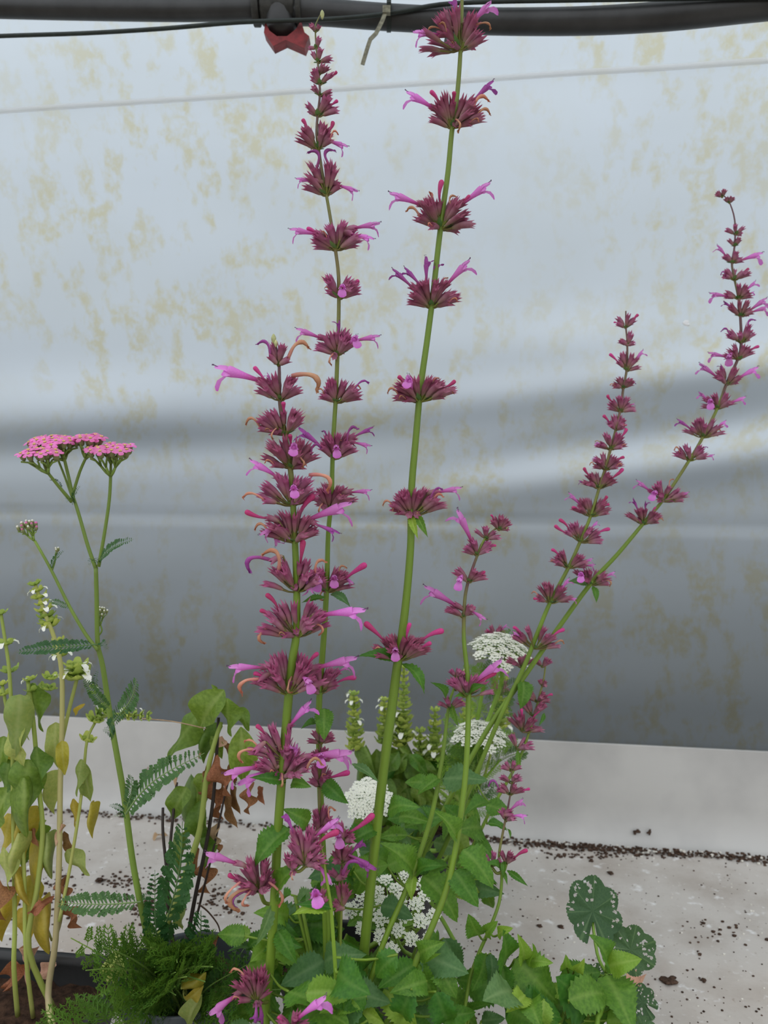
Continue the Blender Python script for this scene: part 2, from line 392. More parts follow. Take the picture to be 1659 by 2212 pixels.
def ribbon(mb, pts, wid, nrm, tone0, tone1, cup=0.):
    prev = None; n = len(pts)
    for i, p in enumerate(pts):
        d = (pts[min(i + 1, n - 1)] - pts[max(0, i - 1)]).normalized(); s = d.cross(nrm).normalized(); w = wid[i]; tn = lerp(tone0, tone1, i / (n - 1))
        row = [mb.add(p - s * w + nrm * cup * w, tn), mb.add(p, tn), mb.add(p + s * w + nrm * cup * w, tn)]
        if prev:
            for j in range(2): mb.face(prev[j], row[j], row[j + 1], prev[j + 1])
        prev = row
def flower_open(mat='corolla', var=0):
    k = ('open', mat, var)
    if k in LIB: return LIB[k]
    mb = MB(); sag = [.0, .05, -.04][var % 3]
    pts = [V((x, 0, .02 * sin(pi * x) - sag * x * x)) for x in (0, .15, .3, .45, .58, .66)]
    mb.tube(pts, [.030, .036, .046, .062, .08, .084], 8, [0, .1, .3, .5, .6, .7], cap=False)
    up = V((0, 0, 1))
    z0 = .015 - sag * .43
    # hooded upper lip
    ribbon(mb, [V((.60, 0, z0 + .050)), V((.72, 0, z0 + .075)), V((.84, 0, z0 + .065)), V((.93, 0, z0 + .04)), V((.96, 0, z0 + .03))], [.08, .088, .078, .05, .01], up, .6, .9, -.8)
    # lower lip, broad notched middle lobe and two side lobes
    ribbon(mb, [V((.58, 0, z0 - .06)), V((.69, 0, z0 - .09)), V((.77, 0, z0 - .17)), V((.79, 0, z0 - .27)), V((.80, 0, z0 - .32))], [.06, .075, .12, .13, .06], V((1, 0, .3)).normalized(), .7, 1, .35)
    for s in (-1, 1):
        ribbon(mb, [V((.60, s * .045, z0 - .01)), V((.70, s * .085, z0 - .035)), V((.74, s * .12, z0 - .07))], [.05, .06, .02], V((.3, s, .4)).normalized(), .7, 1)
    mb.mi = 1
    for s in (-.02, .02): mb.tube([V((.62, s, z0 + .03)), V((.85, s, z0 + .03)), V((1.0, s * 1.4, z0 + .045))], [.005, .005, .004], 4); mb.blob(V((1.0, s * 1.4, z0 + .045)), .014, 1, 5, 3)
    LIB[k] = mb.mesh('flower_open', [mat, 'stamen']); return LIB[k]
def flower_bud(mat='corolla_bud', var=0):
    k = ('bud', mat, var)
    if k in LIB: return LIB[k]
    mb = MB(); a = [.1, .02, -.06][var % 3]
    xs = (0, .2, .4, .6, .75, .86, .94, .985, 1.0)
    mb.tube([V((x, 0, a * sin(pi * x))) for x in xs], [.04, .048, .064, .088, .11, .12, .108, .064, .012], 8, [x for x in xs])
    LIB[k] = mb.mesh('flower_bud', mat); return LIB[k]
def flower_dry(mat='corolla_dry', var=0):
    k = ('dry', mat, var)
    if k in LIB: return LIB[k]
    mb = MB(); R = random.Random(var * 3 + 1); arch = [.34, .42, .26, .5][var % 4]
    pts = []
    for i in range(13):
        u = i / 12; x = u + .10 * sin(pi * u); z = arch * sin(pi * min(1, u * .95)) ** .9
        if i > 9: x -= .05 * (i - 9) * .6
        pts.append(V((x, R.uniform(-.02, .02), z)))
    mb.tube(pts, [.05, .056, .056, .05, .048, .052, .06, .07, .074, .066, .055, .045, .015], 6, [i / 12 for i in range(13)], cap=True, square=.25)
    e = pts[-1]
    for q in range(4):
        ribbon(mb, [pts[-3], e + V((R.uniform(-.04, .06), R.uniform(-.06, .06), -.03)), e + V((R.uniform(-.09, .09), R.uniform(-.09, .09), -R.uniform(.05, .14)))], [.03, .045, .01], V((R.uniform(-1, 1), R.uniform(-1, 1), .3)).normalized(), .8, 1)
    LIB[k] = mb.mesh('flower_dry', mat); return LIB[k]
def calyx(mb, b, t, r, R):
    d = t - b; L = d.length; x = d.normalized(); rot = frame(x, V((R.uniform(-1, 1), R.uniform(-1, 1), 1)))
    def pt(s, rad, th, off=0): return b + rot @ V((s * L, rad * cos(th), rad * sin(th) + .06 * L * sin(pi * s)))
    n = 6; rings = []
    for s, q, tn in ((0, .42, .05), (.12, .75, .2), (.45, 1.0, .45), (.74, 1.06, .75)):
        rings.append([mb.add(pt(s, r * q, 2 * pi * j / n), tn) for j in range(n)])
    for A, B in zip(rings, rings[1:]):
        for j in range(n): mb.face(A[j], A[(j + 1) % n], B[(j + 1) % n], B[j])
    for j in range(n):
        a, c = rings[-1][j], rings[-1][(j + 1) % n]
        tip = mb.add(pt(1.0 + R.uniform(-.08, .06), r * 1.35, 2 * pi * (j + .5) / n), 1.0); mb.face(a, c, tip)
    cc = mb.add(pt(.72, 0, 0), .6)
    for j in range(n): mb.face(rings[-1][(j + 1) % n], rings[-1][j], cc)
def whorl_mesh(wl, wr, h, n, Lc, rc, seed, extra=()):
    R = random.Random(seed); mb = MB()
    for i in range(n):
        th = (i * 2.39996 + R.uniform(-.3, .3)); e = R.random() ** .8
        ce = cos(e * 1.18 + .06); se = sin(e * 1.18 + .06)
        ca, sa = cos(th), sin(th)
        # cymes sit left and right of the stem, so fewer point straight at the viewer
        ca = math.copysign(abs(ca) ** .5, ca)
        w = wr if ca > 0 else wl; wy = min((wl + wr) / 2, .03) * .8
        tip = V((w * ca * ce, wy * sa * ce, h * se * R.uniform(.8, 1.04) + .0012))
        if abs(tip.x) < .003: tip.x = math.copysign(.003, tip.x)
        D = tip.length; f = max(.18, 1 - Lc * R.uniform(.85, 1.15) / max(D, 1e-4)); f = min(f, .62)
        b = V((tip.x * f, tip.y * f, tip.z * f * .80 + h * .03 - .06 * h * (1 - e)))
        mb.mi = 0; calyx(mb, b, tip, rc * R.uniform(.8, 1.15), R)
        mb.mi = 1; mb.tube([V((0, 0, -.001)), b * .6 + V((0, 0, -.0012)), b], [rc * .32, rc * .28, rc * .38], 4, .55, cap=False)
    mb.mi = 0
    for b, t_ in extra:
        calyx(mb, b, t_, rc * 1.1, R); mb.mi = 1; mb.tube([V((0, 0, -.001)), b * .5 + V((0, 0, -.0008)), b], [rc * .32, rc * .28, rc * .38], 4, .55, cap=False); mb.mi = 0
    # bracts under the whorl
    mb.mi = 2
    for i in range(5):
        th = i * 1.9 + R.uniform(0, 1); q = V((cos(th), sin(th), 0)); l = (wl + wr) * .5 * R.uniform(.3, .5)
        ribbon(mb, [V((0, 0, 0)), q * l * .5 + V((0, 0, l * .12)), q * l + V((0, 0, l * .35))], [rc * .5, rc * .9, .0001], V((0, 0, 1)), 0, 1, .2)
    return mb.mesh('whorl', ['calyx', 'mint_stem', 'leaf_grey_green'])
# ------------------------------------------------------------------ stalk builder
class Stalk:
    def __init__(s, T, pts, widths, d_top, d_base, tone=None, mat='mint_stem', name='stalk', square=.10, label=None, nseg=4, root=None):
        """pts in pixels from top to base; widths (y, px) table"""
        s.T = T; s.pts = pts
        L = [0]
        for a, b in zip(pts, pts[1:]): L.append(L[-1] + sqrt((a[0] - b[0]) ** 2 + (a[1] - b[1]) ** 2))
        s.dep = [lerp(d_top, d_base, l / L[-1]) for l in L]
        w3 = [P(p[0], p[1], d) for p, d in zip(pts, s.dep)]; ws = [interp(widths, p[1]) for p in pts]; tn = [interp(tone, p[1]) if tone else 0. for p in pts]
        rr = [pxm(w, d) / 2 * .70 for w, d in zip(ws, s.dep)]
        if root is not None: w3.append(V(root)); rr.append(rr[-1]); tn.append(tn[-1])
        line = smooth_line(w3, nseg); k = len(line) - 1; T.stem_pts += line
        def at(arr, i):
            f = i / k * (len(arr) - 1); q = min(int(f), len(arr) - 2); return lerp(arr[q], arr[q + 1], f - q)
        mb = MB(); mb.tube(line, [at(rr, i) for i in range(k + 1)], 10, [at(tn, i) for i in range(k + 1)], square)
        s.obj = T.put(name, mb.mesh(name, mat), label=label)
    def depth(s, x, y):
        best = min(range(len(s.pts)), key=lambda i: (s.pts[i][0] - x) ** 2 + (s.pts[i][1] - y) ** 2)
        ys = sorted(zip([p[1] for p in s.pts], s.dep)); return interp(ys, y)
    def direction(s, y):
        for a, b, da, db in zip(s.pts, s.pts[1:], s.dep, s.dep[1:]):
            if y <= b[1]: return (P(a[0], a[1], da) - P(b[0], b[1], db)).normalized()
        return V((0, 0, 1))
    def whorl(s, nx, ny, xl, xr, yt, n, flowers=(), Lpx=44, dd=0., rpx=5.6, up=.55):
        d = s.depth(nx, ny) + dd; node = P(nx, ny, d)
        wl, wr, h = pxm(nx - xl, d), pxm(xr - nx, d), pxm(ny - yt, d)
        ax = (s.direction(ny) * (1 - up) + V((0, 0, 1)) * up).normalized()
        xx = (V((1, 0, 0)) - ax * ax.x).normalized(); yy = ax.cross(xx)
        rot = Matrix(((xx.x, yy.x, ax.x), (xx.y, yy.y, ax.y), (xx.z, yy.z, ax.z)))
        seed = int(nx * 7 + ny * 13)
        sc = 1 if d < .72 else 1
        R = random.Random(seed + 1); todo = []; extra = []; Mi = TM(node, rot).inverted()
        for fl in flowers:
            ty, tx, tyy = fl[0], fl[1], fl[2]
            dx, dy = tx - nx, tyy - ny
            wpx = (xr - nx) if dx > 0 else (nx - xl); hp = (ny - yt) if dy < 0 else (ny - yt) * .5
            kk = 1 / max(1e-3, sqrt((dx / max(wpx, 8)) ** 2 + (dy / max(hp, 8)) ** 2)); kk = min(kk * .8, .62)
            if len(fl) >= 5: bx, by = fl[3], fl[4]
            else: bx, by = nx + dx * kk, ny + dy * kk
            if len(fl) < 5 and dy > 0: by -= (ny - yt) * .35
            off = R.uniform(-1, .6) * pxm(min(wpx, 60), d) * .45
            if ty in 'dw' and R.random() < .7: off = -abs(off) - .004
            if ty == 'f': B, Tt = P(nx + (tx - nx) * .6, ny - (ny - yt) * .4, d - .006), P(tx, tyy, d - .034)
            else: B, Tt = P(bx, by, d + off * .6), P(tx, tyy, d + off)
            todo.append((ty, B, Tt)); bl = Mi @ B; dl = (Mi.to_3x3() @ (Tt - B)).normalized(); cl = pxm(Lpx, d) * .62
            if ty != 'f': c0 = bl - dl * cl * .8; extra.append((c0 if c0.length < bl.length else bl * .35, bl + dl * cl * .3))
        s.T.put('flower_whorl', whorl_mesh(max(wl * 1.14, .004), max(wr * 1.14, .004), h * 1.08, max(3, round(n * .8)), pxm(Lpx, d), pxm(rpx * 1.12, d), seed, extra), TM(node, rot), s.obj)
        for ty, B, Tt in todo: mkflower(s.T, s.obj, ty, B, Tt, R)
    def leaf(s, bx, by, tx, ty, kind='mint', mat='leaf_green', dd=0., dt=-.01, wide=1., nrm=None, i=None):
        d = s.depth(bx, by) + dd; i = rng.randrange(6) if i is None else i
        me = {'mint': mint_leaf, 'lance': lance_leaf, 'smooth': smooth_leaf, 'dead': dead_leaf}[kind](i, mat)
        place_leaf(s.T, me, P(bx, by, d), P(tx, ty, d + dt), s.obj, wide=wide, nrm=nrm)
def mkflower(T, parent, ty, B, Tt, R):
    L = (Tt - B).length; up = V((R.uniform(-.25, .25), R.uniform(-.35, .1), 1)); v = R.randrange(4)
    if ty in 'of': me, w, nm = flower_open('corolla', v), 1.4, 'flower'
    elif ty == 'v': me, w, nm = flower_open('corolla_violet', v), 1.15, 'flower'
    elif ty == 'b': me, w, nm = flower_bud('corolla_bud', v), 1.0, 'flower_bud'
    elif ty == 'w': me, w, nm = flower_dry('corolla_violet', v), .9, 'wilted_flower'
    else: me, w, nm = flower_dry('corolla_dry', v), .95, 'dried_flower'
    # keep the girth of a real flower when the tube is long or short
    g = w * max(L, .016) if ty not in 'b' else w * min(max(L, .015), .022)
    if ty == 'f': g = L * .95
    T.put(nm, me, TM(B, frame(Tt - B, up), L, min(g, L * 1.5), min(g, L * 1.5) if ty not in 'dw' else L), parent)
def auto_flowers(nx, ny, w, h, n, R, kinds='oobdwod'):
    out = []
    for i in range(n):
        sd = -1 if i % 2 == 0 else 1; k = R.choice(kinds); rr = R.uniform(1.15, 1.6)
        out.append((k, nx + sd * w * rr * R.uniform(.65, 1), ny - h * R.uniform(.1, 1.25) if k != 'd' else ny - h * R.uniform(-.1, .5)))
    return out
# ------------------------------------------------------------------ pots
def round_pot(x, y, r, h, label, mat='black_plastic', group=None, soil_drop=.022):
    T = Thing('plant_pot', (x, y, 0), label, 'pot', group); c = V((x, y, 0)); mb = MB()
    t = .0022
    mb.lathe([(.001, 0.0005), (r * .74, 0.0005), (r * .94, h * .84), (r * .95, h * .84), (r * 1.0, h * .85), (r * 1.0, h * .985), (r * .99, h), (r * .965, h), (r * .955, h * .97), (r * .93, h * .83), (r * .73, .004), (.001, .004)], 48, c)
    T.put('pot_wall', mb.mesh('pot_wall', mat))
    mb = MB(); R = random.Random(int(x * 1000)); rings = []; zs_ = h - soil_drop
    for i in range(9):
        q = i / 8; rings.append([mb.add(c + V((r * .925 * q * cos(2 * pi * j / 32), r * .925 * q * sin(2 * pi * j / 32), zs_ + R.uniform(-.003, .003) * (q < .99)))) for j in range(32)])
    for A, B in zip(rings, rings[1:]):
        for j in range(32): mb.face(A[j], B[j], B[(j + 1) % 32], A[(j + 1) % 32])
    T.put('soil', mb.mesh('soil', 'soil'), kind='stuff'); return T
POT_MINT = (-.035, .50); POT_REAR = (-.045, .725); POT_LACE = (.005, .86); POT_BASIL = (.045, 1.02)
POT_YARROW = (-.183, .690); POT_SIDE = (.085, .575); POT_HOLLY = (.205, .525)
PZ = .098
round_pot(*POT_MINT, .088, .12, 'black round pot holding the tallest purple mint clump', group='black nursery pots')
round_pot(*POT_REAR, .060, .11, 'black round pot under the two spikes leaning towards the bare bench', group='black nursery pots')
round_pot(*POT_LACE, .052, .11, 'black round pot of the white lace flower', group='black nursery pots')
round_pot(*POT_BASIL, .055, .11, 'black round pot of the green basil by the upstand', group='black nursery pots')
round_pot(*POT_YARROW, .062, .118, 'dark grey round pot with ridged rim holding the pink yarrow', 'grey_plastic')
round_pot(*POT_SIDE, .052, .11, 'black round pot of the thin mint with one slender spike', group='black nursery pots')
round_pot(*POT_HOLLY, .055, .11, 'black round pot of the hole-riddled hollyhock', group='black nursery pots')
# square pot of the yellowing basil
SQ = V((-.336, .655, 0)); SA = radians(-7)
sq = Thing('square_pot', SQ, 'black square pot with soil and fallen leaves under the yellowing basil', 'pot')
def sqp(p): return SQ + Matrix.Rotation(SA, 3, 'Z') @ p
mb = MB()
prof = [(.058, .0005), (.078, .098), (.082, .099), (.084, .104), (.082, .106), (.076, .105), (.075, .097), (.056, .004)]
rings = []
for hw, z in prof:
    ring = []
    for cx, cy in ((1, 1), (-1, 1), (-1, -1), (1, -1)):
        for k in range(4):
            a = atan2(cy, cx) - pi / 4 + k * pi / 6; ring.append(mb.add(sqp(V((cx * (hw - .012) + .012 * cos(a), cy * (hw - .012) + .012 * sin(a), z)))))
    rings.append(ring)
for A, B in zip(rings, rings[1:]):
    for j in range(16): mb.face(A[j], A[(j + 1) % 16], B[(j + 1) % 16], B[j])
mb.face(*reversed(rings[0])); mb.face(*rings[-1])
sq.put('pot_wall', mb.mesh('pot_wall', 'black_plastic'))
mb = MB(); R = random.Random(5); g = [[mb.add(sqp(V((-.0745 + .149 * i / 14, -.0745 + .149 * j / 14, .082 + R.uniform(-.004, .006))))) for i in range(15)] for j in range(15)]
for A, B in zip(g, g[1:]):
    for i in range(14): mb.face(A[i], A[i + 1], B[i + 1], B[i])
sq.put('soil', mb.mesh('soil', 'soil'), kind='stuff')
# ------------------------------------------------------------------ purple hummingbird mint, the front clump
mint = Thing('hummingbird_mint', (*POT_MINT, PZ), 'tall purple hummingbird mint clump whose thick stalks reach up past the black pipe', 'plant')
A = Stalk(mint, [(591, 728), (598, 760), (603, 790), (604, 860), (609, 900), (620, 960), (630, 1040), (634, 1110), (638, 1190), (641, 1280), (640, 1370), (631, 1430), (622, 1520), (612, 1640), (600, 1800), (592, 1960), (582, 2100), (573, 2225)],
          [(728, 6), (800, 9), (900, 12), (1040, 16), (1300, 20), (1480, 25), (2200, 27)], .60, .56, [(800, 1), (900, .8), (1010, .4), (1120, 0)], root=(-.075, .52, PZ - .01), label='thick green stalk packed with plum whorls from top to base')
A.whorl(601, 789, 577, 628, 738, 7, [('w', 552, 742), ('d', 673, 752)], 40)
A.whorl(606, 863, 549, 652, 797, 18, [('o', 458, 799, 560, 822), ('b', 548, 792), ('o', 575, 805), ('d', 690, 848, 630, 812)], 46)
A.whorl(615, 939, 549, 667, 874, 20, [('d', 527, 918), ('d', 571, 930), ('b', 612, 868), ('d', 590, 950)], 46)
A.whorl(630, 1011, 567, 690, 938, 26, [('b', 626, 938), ('w', 697, 968), ('f', 636, 955), ('d', 570, 1000), ('d', 655, 1012), ('d', 664, 1008)], 48)
A.whorl(630, 1090, 559, 684, 1022, 28, [('o', 537, 993, 598, 1030), ('d', 522, 1076), ('d', 711, 1065, 668, 1026), ('f', 635, 1052), ('d', 641, 1080)], 48)
A.whorl(635, 1170, 567, 684, 1096, 28, [('b', 529, 1104, 580, 1120), ('o', 766, 1090, 668, 1122), ('v', 736, 1156, 680, 1132), ('o', 560, 1160, 606, 1134), ('o', 596, 1182, 598, 1138), ('o', 617, 1172, 622, 1130), ('d', 546, 1145), ('b', 680, 1068, 645, 1120)], 48)
A.whorl(642, 1277, 570, 708, 1206, 30, [('b', 655, 1166, 648, 1220), ('w', 536, 1242, 590, 1212), ('d', 707, 1212), ('o', 676, 1285, 652, 1240), ('d', 636, 1268), ('d', 560, 1196), ('o', 697, 1262, 670, 1230)], 48)
A.whorl(642, 1374, 561, 712, 1290, 34, [('b', 574, 1283), ('b', 561, 1318), ('o', 795, 1322, 698, 1328), ('d', 571, 1395, 590, 1352), ('d', 601, 1372), ('d', 640, 1362), ('d', 690, 1376)], 50)
A.whorl(624, 1497, 548, 702, 1410, 40, [('o', 490, 1444, 566, 1442), ('b', 547, 1454), ('d', 520, 1503, 566, 1468), ('d', 630, 1500, 630, 1462), ('o', 776, 1424, 688, 1442), ('b', 688, 1410), ('d', 672, 1480), ('d', 640, 1470), ('f', 672, 1478)], 52)
A.whorl(613, 1640, 537, 626, 1560, 24, [('b', 553, 1566), ('d', 526, 1602), ('d', 520, 1652), ('o', 677, 1514, 628, 1566), ('d', 606, 1610)], 50)
A.whorl(610, 1678, 548, 678, 1612, 32, [('b', 550, 1654), ('o', 481, 1676, 560, 1656), ('o', 512, 1698, 584, 1664), ('o', 765, 1625, 672, 1634), ('d', 608, 1702), ('d', 700, 1652), ('d', 582, 1668), ('o', 640, 1606, 634, 1646)], 50)
A.whorl(562, 1925, 500, 590, 1850, 30, [('o', 440, 1845, 512, 1866), ('b', 493, 1888), ('d', 489, 1955, 520, 1905), ('d', 516, 1976, 545, 1915), ('d', 603, 1960, 580, 1905), ('d', 535, 1960), ('w', 512, 1968)], 46, -.01)
mb = MB(); mb.tube(smooth_line([P(592, 1952, .585), P(572, 1950, .58), P(562, 1925, .575)]), .0016, 6, .2); mint.put('flower_stalk', mb.mesh('peduncle', 'mint_stem'), parent=A.obj)
A.whorl(555, 2160, 495, 582, 2085, 26, [('o', 450, 2192, 512, 2150), ('d', 500, 2160), ('d', 494, 2100, 530, 2110), ('v', 552, 2212), ('v', 566, 2215)], 50, -.012)
for a in ((590, 1950, 553, 2042, 'lance', 'leaf_grey_green'), (604, 1945, 662, 1862, 'lance', 'leaf_green'), (625, 1790, 549, 1876, 'mint', 'leaf_green'), (618, 1690, 540, 1680, 'lance', 'leaf_green'), (630, 1690, 672, 1700, 'mint', 'leaf_green'),
          (600, 2010, 640, 2080, 'mint', 'leaf_green'), (540, 2212, 470, 2260, 'mint', 'leaf_grey_green')): A.leaf(*a[:4], a[4], a[5])
B = Stalk(mint, [(694, 28), (684, 48), (681, 60), (683, 101), (688, 152), (691, 203), (686, 250), (684, 289), (689, 325), (696, 372), (706, 427), (714, 473), (724, 536), (731, 592), (732, 642), (731, 712), (729, 765), (727, 821), (725, 866), (720, 946), (718, 1000), (716, 1080), (709, 1152), (706, 1260), (700, 1367), (693, 1460), (689, 1530), (690, 1640), (694, 1760), (700, 1900), (705, 2050), (706, 2225)],
          [(28, 3), (100, 5), (250, 7), (400, 8.5), (600, 10), (800, 12), (1150, 13), (1400, 17), (2200, 20)], .66, .59, [(330, 1), (480, .7), (700, .35), (900, .1), (1000, 0)], root=(-.045, .54, PZ - .01), label='slender tall stalk ending in a tapering plum tip by the red valve')
for nx, ny, xl, xr, yt, n in ((682, 68, 662, 684, 50, 3), (684, 104, 664, 700, 84, 4), (687, 134, 656, 716, 112, 5), (689, 160, 676, 712, 134, 4), (691, 182, 664, 728, 152, 6), (690, 205, 664, 716, 178, 5)): B.whorl(nx, ny, xl, xr, yt, n, [('b', 728, 154)] if ny == 182 else [], 34, rpx=4.4)
B.whorl(686, 250, 662, 728, 206, 9, [('b', 730, 217)], 38, rpx=5)
B.whorl(688, 322, 641, 722, 262, 16, [('b', 653, 257), ('b', 720, 262), ('d', 733, 290), ('o', 753, 320, 705, 304)], 42)
B.whorl(705, 421, 655, 736, 340, 14, [('w', 661, 326), ('w', 727, 322), ('o', 637, 388, 676, 392), ('o', 775, 416, 728, 400)], 46)
B.whorl(726, 538, 676, 780, 482, 22, [('o', 622, 500, 684, 506), ('b', 662, 493), ('o', 824, 482, 764, 494), ('o', 810, 520, 758, 506), ('d', 694, 500)], 44)
B.whorl(732, 644, 684, 778, 594, 24, [('f', 741, 618), ('b', 776, 606), ('d', 700, 622)], 42)
B.whorl(729, 766, 683, 775, 712, 24, [('o', 636, 712, 692, 730), ('v', 732, 690), ('f', 772, 726), ('o', 824, 728, 768, 736), ('d', 716, 792)], 44)
B.whorl(727, 868, 692, 780, 820, 24, [('w', 799, 826), ('d', 782, 840), ('d', 682, 846), ('b', 706, 826)], 42)
B.whorl(722, 990, 688, 770, 932, 28, [('w', 694, 930), ('v', 642, 922), ('v', 809, 922, 764, 944), ('o', 803, 966, 764, 956), ('f', 727, 968), ('d', 738, 950), ('w', 776, 924)], 42)
B.whorl(712, 1098, 672, 772, 1046, 28, [('o', 804, 1060, 758, 1064), ('d', 740, 1070), ('d', 690, 1110), ('d', 706, 1045)], 44)
B.whorl(706, 1277, 664, 760, 1218, 28, [('b', 792, 1218), ('o', 765, 1262, 740, 1244), ('f', 688, 1258), ('f', 724, 1248), ('d', 752, 1226), ('d', 700, 1300)], 44)
B.whorl(693, 1496, 660, 738, 1432, 22, [('b', 770, 1464, 726, 1476), ('o', 756, 1438, 730, 1452)], 44)
for a in ((702, 1290, 652, 1302, 'lance', 'leaf_green'), (714, 1284, 757, 1312, 'lance', 'leaf_grey_green'), (700, 1530, 700, 1598, 'mint', 'leaf_green'), (686, 1560, 650, 1575, 'lance', 'leaf_green'), (668, 1775, 612, 1748, 'mint', 'leaf_green'), (700, 1690, 752, 1735, 'mint', 'leaf_green'), (760, 1650, 818, 1690, 'lance', 'leaf_grey_green'),
          (700, 2075, 608, 2128, 'mint', 'leaf_grey_green'), (700, 2078, 790, 2062, 'mint', 'leaf_grey_green')): B.leaf(*a[:4], a[4], a[5], dd=-.02)
B2 = Stalk(mint, [(692, 1572), (692, 1600), (691, 1640), (690, 1690), (690, 1760), (694, 1830), (700, 1900), (710, 2000), (712, 2225)], [(1570, 5), (1700, 8), (1900, 10), (2200, 11)], .60, .57, [(1700, 1), (1800, .5), (1900, 0)], root=(-.035, .53, PZ - .01), label='short plum side stalk beside the thick packed stalk')
B2.whorl(692, 1604, 666, 722, 1574, 8, [], 34); B2.whorl(691, 1642, 668, 718, 1616, 8, [('f', 694, 1632)], 32)
B2.whorl(690, 1700, 662, 722, 1650, 12, [('b', 756, 1668, 708, 1682), ('o', 764, 1626, 706, 1640), ('d', 704, 1672)], 42)
B2.whorl(690, 1796, 680, 724, 1742, 14, [('o', 736, 1768, 700, 1790), ('d', 726, 1750)], 44)
G = Stalk(mint, [(664, 1830), (678, 1818), (694, 1830), (704, 1890), (714, 1955), (720, 2030), (725, 2110), (726, 2225)], [(1830, 5), (1900, 9), (1960, 13), (2200, 14)], .55, .53, [(1840, .5), (1960, 0)], root=(-.03, .49, PZ - .01), label='short green stalk with a loose plum cluster below the packed stalk')
G.whorl(660, 1868, 622, 706, 1784, 30, [('o', 735, 1768, 680, 1808), ('b', 733, 1796, 684, 1826), ('v', 616, 1756, 634, 1800), ('o', 716, 1912, 686, 1866), ('d', 690, 1860)], 60)
G.whorl(630, 1880, 602, 642, 1845, 9, [('d', 634, 1902)], 34)
G.whorl(690, 1960, 668, 708, 1912, 9, [('f', 680, 1922)], 36)
for a in ((712, 1962, 632, 1976, 'lance', 'leaf_bright'), (718, 1962, 640, 1955, 'lance', 'leaf_green'), (728, 2162, 782, 2122, 'mint', 'leaf_green'), (728, 2168, 778, 2180, 'mint', 'leaf_bright'), (726, 2172, 716, 2225, 'mint', 'leaf_bright'), (724, 2172, 690, 2190, 'mint', 'leaf_bright')): G.leaf(*a[:4], a[4], a[5])
G2 = Stalk(mint, [(745, 1790), (742, 1830), (740, 1890), (738, 1960), (735, 2080), (735, 2225)], [(1780, 5), (2200, 9)], .58, .56, [(1850, 1), (1950, .4), (2050, 0)], root=(-.02, .53, PZ - .01), label='thin plum side stalk with dark violet drooping flowers')
G2.whorl(742, 1816, 722, 764, 1774, 10, [('b', 808, 1758, 750, 1800), ('f', 730, 1812)], 40)
G2.whorl(738, 1864, 712, 768, 1824, 10, [('v', 786, 1814, 754, 1848), ('v', 816, 1880, 752, 1846)], 38)
G2.whorl(736, 1900, 706, 754, 1872, 6, [('w', 790, 1872, 740, 1894)], 34); G2.whorl(738, 1962, 722, 758, 1906, 9, [('d', 724, 1962)], 34)
G3 = Stalk(mint, [(632, 2214), (640, 2240), (650, 2290)], [(2200, 6), (2300, 8)], .50, .50, None, root=(-.06, .46, PZ - .01), label='low side stalk just above the pot')
G3.whorl(630, 2222, 596, 668, 2190, 14, [('o', 708, 2150, 644, 2200), ('b', 600, 2196)], 40)
Cc = Stalk(mint, [(997, -60), (998, 0), (997, 60), (993, 140), (987, 210), (976, 285), (968, 370), (957, 450), (946, 540), (935, 640), (922, 740), (908, 840), (898, 950), (890, 1040), (888, 1100), (887, 1180), (878, 1290), (866, 1390), (858, 1440), (845, 1540), (829, 1660), (815, 1780), (803, 1890), (793, 1990), (783, 2100), (775, 2225)],
          [(-60, 8), (0, 9), (150, 12), (400, 15), (650, 16), (900, 18), (1100, 20), (1300, 22), (1500, 27), (2200, 30)], .66, .58, [(0, .3), (250, .12), (500, 0)], root=(-.02, .52, PZ - .01), label='tallest thick green stalk with well spaced plum whorls')
Cc.whorl(993, 106, 912, 1044, 32, 34, [('o', 889, 72, 950, 76), ('v', 982, -12, 985, 44), ('o', 1066, 2, 1018, 52), ('d', 922, 70, 958, 66), ('d', 1062, 64, 1024, 56), ('d', 975, 92), ('d', 948, 50)], 52)
Cc.whorl(976, 275, 930, 1040, 204, 34, [('o', 873, 200, 936, 234), ('b', 929, 196), ('b', 981, 197), ('v', 1070, 176, 1020, 220), ('d', 1062, 248), ('d', 1060, 218), ('d', 990, 288), ('d', 1036, 262)], 48)
Cc.whorl(951, 492, 893, 1018, 424, 34, [('o', 837, 419, 906, 442), ('b', 955, 389, 950, 440), ('o', 1065, 397, 1000, 440), ('b', 1016, 422), ('d', 875, 455), ('d', 928, 412), ('d', 924, 488), ('d', 990, 424)], 48)
Cc.whorl(931, 662, 883, 992, 600, 32, [('v', 843, 582, 890, 620), ('v', 869, 578, 908, 616), ('v', 920, 551, 922, 612), ('v', 944, 558, 938, 612), ('o', 1021, 563, 966, 614), ('d', 990, 652), ('d', 968, 600), ('d', 884, 638)], 48)
Cc.whorl(907, 866, 848, 984, 812, 38, [('f', 880, 812), ('d', 834, 850), ('d', 861, 862), ('d', 982, 850), ('b', 860, 812), ('b', 984, 822), ('d', 950, 816)], 46)
Cc.whorl(890, 1112, 838, 962, 1056, 36, [('d', 824, 1092), ('d', 846, 1104), ('d', 884, 1112), ('d', 903, 1112), ('o', 1000, 1056, 944, 1064), ('d', 960, 1072), ('w', 958, 1056)], 46)
Cc.whorl(861, 1426, 802, 934, 1370, 38, [('b', 787, 1344, 832, 1386), ('b', 886, 1345, 878, 1384), ('b', 959, 1362, 908, 1386), ('b', 932, 1388), ('d', 806, 1406), ('f', 853, 1408), ('d', 862, 1428)], 46)
